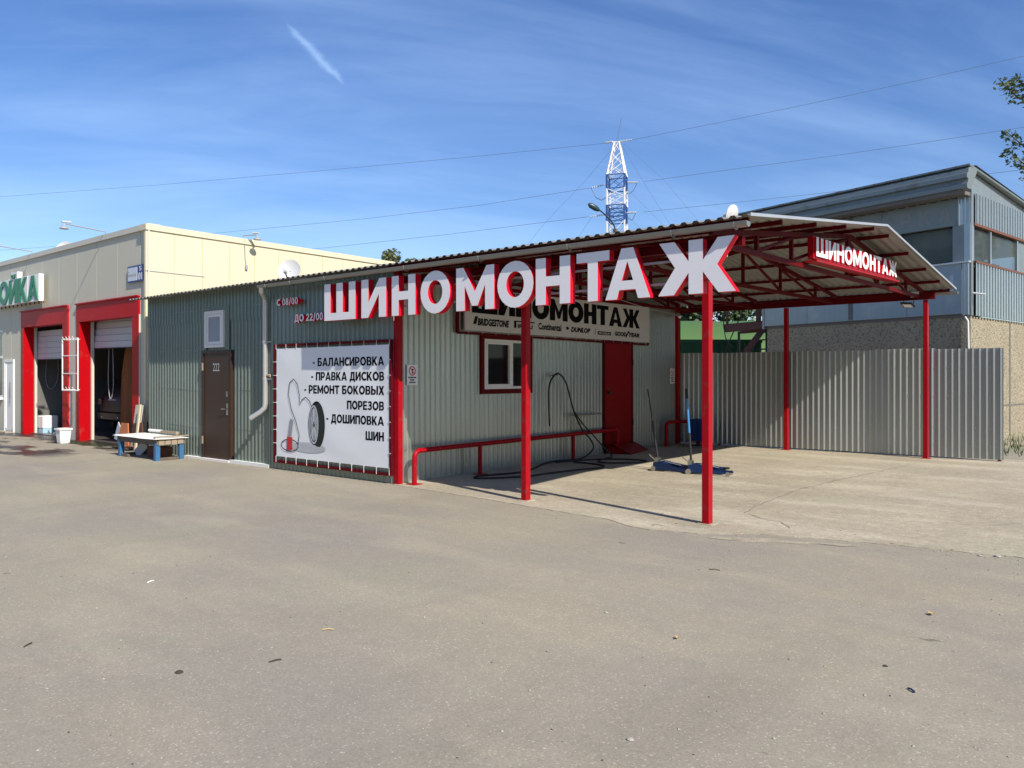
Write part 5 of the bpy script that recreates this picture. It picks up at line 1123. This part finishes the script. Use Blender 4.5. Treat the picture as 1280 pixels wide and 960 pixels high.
for i, (lat, d, h_, cr, lb) in enumerate(((9.2, 41, 6.6, 2.6, 'dark tree behind the left end of the green hangar'), (12.5, 42, 7.2, 2.8, 'dark tree behind the middle of the green hangar'), (15.5, 43, 7.4, 2.9, 'dark tree at the right end of the green hangar'), (6.2, 43, 6.0, 2.4, 'dark tree just right of the shop corner, beyond the hangar'))):
    x, y = cw(lat, d); tree(x, y, h_, cr, 'leaf_dark', lb, 20+i, 'trees behind the green hangar', 5200, .17, .12)
for i, (px_, top, d, cr, lb) in enumerate(((487, 316, 62, 1.5, 'light tree top above the low end of the cream roof'), (506, 322, 64, .8, 'tiny tree tip where the cream roof meets the shop roof'), (535, 319, 66, 1.6, 'pale tree top just above the shop roof edge'),(522, 324, 63, .9, 'small pale treetop left of the pale tree above the shop roof'))):
    x, y = cw((px_-640)/960*d, d); tree(x, y, 1.6+(471-top)/960*d, cr, 'leaf_light', lb, 40+i, 'treetops beyond the shop roof', 2600, .16, .6)
# maple beyond the grey building's right side, its twigs hanging into the frame
random.seed(11); tx, ty = 2.6, 29.5; nt_ = thing('maple_tree', 'maple at the right edge, leafy twigs reaching into the sky', 'tree', (tx, ty, 0)); mb = MB(); cb_ = MB(); cb_.nomerge = True; cb_.nonorm = True
mb.tube([(tx, ty, 0), (tx+.1, ty, 3.5), (tx-.1, ty+.1, 7), (tx, ty, 12.5)], [.34, .28, .22, .06], 10)
def at(px_, py_, d): x, y = cw((px_-640)/960*d, d); return Vector((x, y, 1.6+(471-py_)/960*d))
brs = [[(1400, 150), (1320, 122), (1272, 122), (1247, 97)], [(1320, 122), (1286, 108), (1266, 98)], [(1400, 230), (1320, 212), (1284, 186), (1256, 163)], [(1320, 212), (1284, 208), (1264, 192)], [(1400, 290), (1320, 236), (1279, 216)], [(1400, 90), (1320, 40), (1297, 10)], [(1400, 60), (1330, 90), (1292, 128)]]
for b_ in brs:
    P = [at(p[0], p[1], 20.5+.3*math.sin(i*2+b_[0][1])) for i, p in enumerate(b_)]; P = [Vector((tx, ty, P[0].z-2.2))]+P if b_[0][0] > 1350 else P
    mb.tube(P, [.09]+[.045]*(len(P)-3)+[.022, .008], 6)
    for q0, q1 in zip(P[-3:], P[-2:]):
        for k in range(9):
            c = q0+(q1-q0)*(k+.5)/9+Vector((random.uniform(-.1, .1), random.uniform(-.15, .15), random.uniform(-.14, .06))); leaves(cb_, c, .19, 12, .075)
for _ in range(40):
    c = Vector((tx+random.uniform(-2.2, 3.5), ty+random.uniform(-2.5, 2.5), random.uniform(6, 12.5)))
    leaves(cb_, c, .9, 110, .12); mb.tube([(tx, ty, c.z*.8), tuple(c)], [.05, .01], 5)
mb.build('trunk', 'bark', nt_, smooth=True); cb_.build('crown', 'leaf_near', nt_)
# unseen wood behind the camera, added so the sheets reflect dark at the top
random.seed(9); wd_ = MB(); wd_.nomerge = True; wd_.nonorm = True
for i in range(150):
    a_ = R(188+210*i/149+random.uniform(-1, 1)); rr = 44+random.uniform(-4, 6); hh = random.uniform(8, 12)
    cx_, cy_ = -5+rr*math.cos(a_), rr*math.sin(a_)
    wd_.tube([(cx_, cy_, 0), (cx_, cy_, hh*.8)], [.25, .08], 6)
    for q in range(5): leaves(wd_, Vector((cx_+random.uniform(-1.2, 1.2), cy_+random.uniform(-1.2, 1.2), hh*(.15+.18*q))), 1.9, 55, .55)
kind(wd_.build('unseen_wood', 'leaf_dark', loc=(0, -44, 0)), 'stuff')

# ================================================================== PYLON, LAMP, CABLES
PX, PY = -36.73, 60.35; py_ = thing('power_pylon', 'lattice power pylon painted white with two blue bands', 'pylon', (PX, PY, 0))
def hw(z): return .80 if z < 19.9 else .80-(z-19.9)/3.05*.58
ca, sa = math.cos(R(22)), math.sin(R(22))
def pp(i, z): sx, sy = ((-1, -1), (1, -1), (1, 1), (-1, 1))[i % 4]; h_ = hw(z); return Vector((PX+(sx*ca-sy*sa)*h_, PY+(sx*sa+sy*ca)*h_, z))
secz = [(0, 15.7, 'pylon_white', 9), (15.7, 17.15, 'pylon_blue', 2), (17.15, 18.65, 'pylon_white', 2), (18.65, 19.9, 'pylon_blue', 1), (19.9, 22.95, 'pylon_white', 3)]
for z0, z1, m, cnt in secz:
    mb = MB()
    for i in range(4): mb.beam(pp(i, z0), pp(i, z1), .12, .12)
    mb.build('leg_section', m, py_); mb = MB()
    for q in range(cnt):
        a0 = z0+(z1-z0)*q/cnt; a1 = z0+(z1-z0)*(q+1)/cnt
        for i in range(4):
            mb.beam(pp(i, a0), pp(i+1, a1), .05, .05); mb.beam(pp(i+1, a0), pp(i, a1), .05, .05)
            if m == 'pylon_blue' or q == 0: mb.beam(pp(i, a0), pp(i+1, a0), .08, .08)
            if m == 'pylon_blue': mb.beam(pp(i, a1-.02), pp(i+1, a1-.02), .09, .09)
    mb.build('bracing', m if m == 'pylon_blue' or cnt > 3 else m, py_)
mb = MB(); mb.tube([(PX, PY, 22.9), (PX+.35, PY+.2, 25.1)], .03, 6); mb.build('lightning_rod', 'cable', py_)
mb = MB(); mb.beam((PX-.35, PY-.3, 23.0), (PX+.35, PY+.3, 23.0), .1, .06); mb.build('cap', 'pylon_white', py_)
def wp(px_, py__, d): return at(px_, py__, d)
wires = []
def cable(pts, lab, r_=.017):
    P = [Vector(p) for p in pts]; out = []
    for p, q in zip(P, P[1:]):
        for k in range(6): out.append(p+(q-p)*k/6)
    out.append(P[-1]); mb = MB(); mb.tube(out, r_, 5); return tag(mb.build('power_cable', 'cable', loc=tuple(P[0])), lab, 'cable', 'overhead power cables')
cable([wp(-160, 258, 112), wp(0, 246, 104), wp(200, 231, 97), wp(400, 213.5, 88), wp(600, 195, 78.5), wp(757, 179, 70.3)], 'topmost cable running left from the pylon tip')
cable([wp(784, 176, 69.7), wp(900, 153, 66), wp(1020, 128, 64), wp(1150, 100, 61), wp(1280, 70, 58), wp(1400, 42, 56)], 'topmost cable rising right from the pylon tip')
cable([wp(-160, 320, 112), wp(0, 313, 104), wp(100, 305.5, 100), wp(280, 290.5, 93), wp(460, 273, 85), wp(600, 256.5, 78), wp(738, 235, 70.8)], 'middle cable running left from the pylon')
cable([wp(805, 227, 69.6), wp(920, 211, 66), wp(1040, 195, 64), wp(1150, 179, 61), wp(1280, 159, 58), wp(1400, 140, 56)], 'middle cable running right from the pylon')
cable([wp(300, 319, 92), wp(410, 309.5, 88), wp(560, 293, 80), wp(735, 271, 70.8)], 'lowest cable running left from the pylon')
cable([wp(805, 265, 69.6), wp(920, 253, 66), wp(1040, 240, 64), wp(1160, 226, 61), wp(1280, 212, 58), wp(1400, 198, 56)], 'lowest cable running right from the pylon')
for k, (p, lb) in enumerate((([(770, 180, 70), (735, 222, 72), (680, 280, 74), (640, 330, 76)], 'thin stay falling left from the pylon tip'), ([(776, 180, 70), (812, 240, 72), (850, 300, 74)], 'thin stay falling steeply right from the pylon tip'), ([(780, 180, 70), (830, 225, 72), (880, 285, 74)], 'thin stay falling right, the outer one from the pylon tip'), ([(784, 236, 70), (830, 282, 72), (850, 303, 73)], 'thin line falling right from the upper blue band'), ([(784, 270, 70), (808, 292, 71)], 'thin line falling right from the lower blue band'), ([(740, 271, 70.5), (722, 298, 72)], 'thin line falling left from the lower insulator'))): cable([wp(*q) for q in p], lb, .010)
def insul(a_, b_, lab):
    p, q = wp(*a_), wp(*b_); t = thing('insulator_string', lab, 'insulator', tuple(p), 'insulator strings on the pylon'); mb = MB(); ax_ = (q-p); ln_ = ax_.length; n_ = 8
    prof = []
    for k in range(n_): h0 = ln_*(k+.2)/n_; prof += [(h0, .03), (h0+.02, .09), (h0+.07, .09), (h0+.09, .03)]
    mb.lathe(p, ax_, [(0, .02)]+prof+[(ln_, .02)], 8); mb.build('disc_string', 'ink_lightgrey', t)
for a_, b_, lab in (((759, 230, 70.1), (739, 235, 70.7), 'insulator string left of the upper blue band'), ((784, 228, 70), (797, 228, 69.6), 'insulator string right of the upper blue band'), ((759, 268, 70.1), (737, 271, 70.7), 'insulator string left of the lower blue band'), ((783, 266, 70), (795, 265.5, 69.6), 'insulator string right of the lower blue band'), ((774, 177, 70), (790, 174.5, 69.7), 'insulator string right of the pylon tip'), ((766, 177, 70), (757, 178.5, 70.3), 'insulator string left of the pylon tip')): insul(a_, b_, lab)
cable([wp(739, 235, 70.7), wp(745, 247, 70.5), wp(752, 250.5, 70.3), wp(757, 247, 70.1)], 'slack jumper loop left of the upper blue band', .03)
cable([wp(797, 228, 69.6), wp(792, 238, 69.8), wp(786, 243, 70)], 'slack jumper right of the upper blue band', .03)
cable([wp(795, 266, 69.6), wp(790, 276, 69.8), wp(784, 272, 70)], 'slack jumper right of the lower blue band', .03)
slp = thing('street_lamp', 'dark street lamp with teal head leaning over in front of the pylon', 'street lamp', tuple(wp(768, 471, 30)[:2])+(0,))
b0 = wp(769, 296, 30); b0g = Vector((b0.x, b0.y, 0)); mb = MB(); mb.tube([b0g, b0], [.09, .06], 10); mb.build('pole', 'dark_metal', slp)
mb = MB(); mb.tube([b0, wp(768, 283, 30), wp(764, 276, 29.9), wp(756, 268, 29.8), wp(750, 263, 29.7)], .028, 8); mb.build('arm', 'dark_metal', slp, smooth=True)
mb = MB(); mb.beam(wp(769, 294, 29.9), wp(769, 286, 29.9), .14, .14); mb.build('control_box', 'wood_dark', slp)
h0, h1 = wp(750, 263.5, 29.7), wp(735.5, 255, 29.5); mb = MB(); d_ = (h1-h0)
mb.lathe(h0, d_, [(0, .02), (.05, .06), (d_.length*.35, .11), (d_.length*.8, .11), (d_.length, .04), (d_.length+.01, 0)], 12); mb.build('lamp_head', 'lamp_head', slp, smooth=True)

# ================================================================== GROUND LITTER AND GREENERY
random.seed(3); mb = MB(); mb.nomerge = True; mb.nonorm = True
for _ in range(2600):
    x, y = random.uniform(-2.6, 4), random.uniform(17.8, 24)
    if (Vector((x, y, 0))-GC).dot(N2) < .02 and y > 20: continue
    if noise.noise(Vector((x*1.2, y*1.2, 0))) < -.05: continue
    h_ = random.uniform(.05, .28); a_ = random.random()*6.3; dx, dy = math.cos(a_)*.012, math.sin(a_)*.012; o = len(mb.v)
    mb.v += [(x-dx, y-dy, 0), (x+dx, y+dy, 0), (x+random.uniform(-.08, .08), y+random.uniform(-.08, .08), h_)]; mb.f.append((o, o+1, o+2)); mb.m.append(0)
kind(mb.build('grass_tufts', 'grass', loc=(0, 20, 0)), 'stuff')
mb = MB(); mb.nomerge = True; mb.nonorm = True                     # weeds in the gutter by the wash bays
for _ in range(500):
    x, y = random.gauss(-19.4, .7), 7.75+random.gauss(0, .08); h_ = random.uniform(.02, .07); o = len(mb.v)
    mb.v += [(x-.006, y, 0), (x+.008, y, 0), (x+random.uniform(-.03, .03), y+random.uniform(-.03, .03), h_)]; mb.f.append((o, o+1, o+2)); mb.m.append(0)
kind(mb.build('weeds', 'grass', loc=(-19.4, 7.7, 0)), 'stuff')
mb = MB(); mb.nomerge = True; mb.nonorm = True
def pebble(mb, x, y, s_, z=0):
    o = len(mb.v); k = [random.uniform(.7, 1.3) for _ in range(6)]; rot = random.random()*6.28
    mb.v += [(x+math.cos(rot)*s_*k[0], y+math.sin(rot)*s_*k[0], z+s_*.2), (x-math.sin(rot)*s_*k[1], y+math.cos(rot)*s_*k[1], z+s_*.2), (x-math.cos(rot)*s_*k[2], y-math.sin(rot)*s_*k[2], z+s_*.2), (x+math.sin(rot)*s_*k[3], y-math.cos(rot)*s_*k[3], z+s_*.2), (x, y, z+s_*.9*k[4]), (x, y, z-.001)]
    for i in range(4): mb.f += [(o+i, o+(i+1) % 4, o+4), (o+(i+1) % 4, o+i, o+5)]; mb.m += [0, 0]
for _ in range(1500):
    lat = random.uniform(-14, 10); d = 2.4+random.random()**1.3*12; x, y = cw(lat*d/10, d)
    if y < 7.6: pebble(mb, x, y, random.choice((.003, .004, .005, .006, .009)))
for _ in range(160): pebble(mb, random.uniform(-3.3, 1.5), random.gauss(7.95, .08), random.choice((.005, .008, .012)))
kind(mb.build('pebbles', 'stone', loc=(0, 4, 0)), 'stuff')
mb = MB(); mb.nomerge = True; mb.nonorm = True
for _ in range(420):
    lat = random.uniform(-14, 10); d = 2.4+random.random()**1.2*12; x, y = cw(lat*d/10, d)
    if y < 7.5: pebble(mb, x, y, random.choice((.003, .004, .006)))
kind(mb.build('grit', 'twig', loc=(0, 4, 0)), 'stuff')
random.seed(21); mb = MB(); mb.nomerge = True; mb.nonorm = True; ml = MB(); ml.nomerge = True; ml.nonorm = True
for _ in range(1500):
    k_ = random.random()
    if k_ < .35: x, y = random.uniform(-7.6, -1.9), 16.93-abs(random.gauss(0, .07)); zz_ = .006
    elif k_ < .6: x, y = -8.49+abs(random.gauss(0, .06)), random.uniform(8, 16.6); zz_ = .006
    elif k_ < .85: x, y = random.uniform(-16.3, -8.7), 7.70-abs(random.gauss(0, .06)); zz_ = 0
    else: x, y = random.uniform(-5.2, 1.5), random.gauss(8.0 if k_ > .9 else 7.3, .2); zz_ = .005
    if random.random() < .8: pebble(mb, x, y, random.choice((.003, .004, .006, .009)), zz_)
    else:
        a_ = random.random()*6.3; s_ = random.uniform(.008, .022); o = len(ml.v); c, q = math.cos(a_)*s_, math.sin(a_)*s_
        ml.v += [(x-c, y-q, zz_+.003), (x-q*.5, y+c*.5, zz_+.01), (x+c, y+q, zz_+.004), (x+q*.5, y-c*.5, zz_+.008)]; ml.f.append((o, o+1, o+2, o+3)); ml.m.append(0)
kind(mb.build('edge_grit', 'stone', loc=(-8, 10, 0)), 'stuff'); kind(ml.build('leaf_crumbs', 'dry_leaf', loc=(-8, 10, 0)), 'stuff')
def gz(x, y): d = 1.6*960/(y-471); return cw((x-640)/960*d, d)
def leaf(px_, py__, s_, lab):
    x, y = gz(px_, py__); mb = MB(); vs = []
    for i in range(15):
        an = 2*math.pi*i/15; rr = s_*(1.0 if i % 3 == 0 else .55); vs.append((x+rr*math.cos(an), y+rr*math.sin(an), .008+.012*abs(math.sin(an*1.5+1))))
    mb.add(vs+[(x, y, .006)], [(i, (i+1) % 15, 15) for i in range(15)]); mb.nonorm = True; tag(mb.build('fallen_leaf', 'dry_leaf', loc=(x, y, 0)), lab, 'leaf', 'dry leaves on the asphalt')
leaf(1164, 769, .032, 'pale dry maple leaf lying on the asphalt at right'); leaf(846, 799, .022, 'small dry leaf on the asphalt below the front post')
def stick(px_, py__, ln_, an, m, lab, cat='twig', r_=.0035):
    x, y = gz(px_, py__); mb = MB(); c, s_ = math.cos(an)*ln_/2, math.sin(an)*ln_/2
    mb.tube([(x-c, y-s_, .006), (x+c*.1, y+s_*.1+.004, .010), (x+c, y+s_, .006)], r_, 6); tag(mb.build('twig' if cat == 'twig' else 'litter', m, loc=(x, y, 0)), lab, cat, 'small litter on the asphalt')
stick(188, 728, .06, 1.9, 'white_paint', 'white butt on the asphalt at left', 'litter', .005); stick(410, 788, .07, .7, 'dry_leaf', 'beige sliver on the asphalt left of centre', 'litter', .004)
stick(344, 827, .07, 1.3, 'twig', 'thin twig on the asphalt left of centre'); stick(1139, 864, .05, 2.4, 'jack_blue', 'short dark blue strip on the asphalt at lower right', 'strip', .005)
stick(893, 713, .09, .3, 'twig', 'short twig on the asphalt right of the front post'); stick(35, 807, .07, 2.2, 'twig', 'curled twig on the asphalt at far left')
for i, (px_, py__, s_, lab) in enumerate(((224, 841, .022, 'flat dark stone on the asphalt at lower left'), (788, 925, .016, 'pale pebble on the asphalt near the bottom edge'), (758, 766, .014, 'small pebble on the asphalt right of centre'), (1247, 696, .03, 'stone at the right end of the slab edge'), (1107, 833, .014, 'dark pebble on the asphalt at right'), (1225, 695, .022, 'small stone at the slab edge near the right border'))):
    x, y = gz(px_, py__); mb = MB(); mb.lathe((x, y, 0), (.1, .05, 1), [(0, s_*.7), (s_*.2, s_), (s_*.45, s_*.7), (s_*.6, 0)], 9); mb.v = [(a_+s_*.25*noise.noise(Vector((a_*90, b_*90, c_*90))), b_+s_*.2*noise.noise(Vector((b_*80, a_*80, 3))), c_) for a_, b_, c_ in mb.v]; tag(mb.build('stone', 'stone' if i not in (0, 4) else 'twig', loc=(x, y, 0)), lab, 'stone', 'single stones on the asphalt')
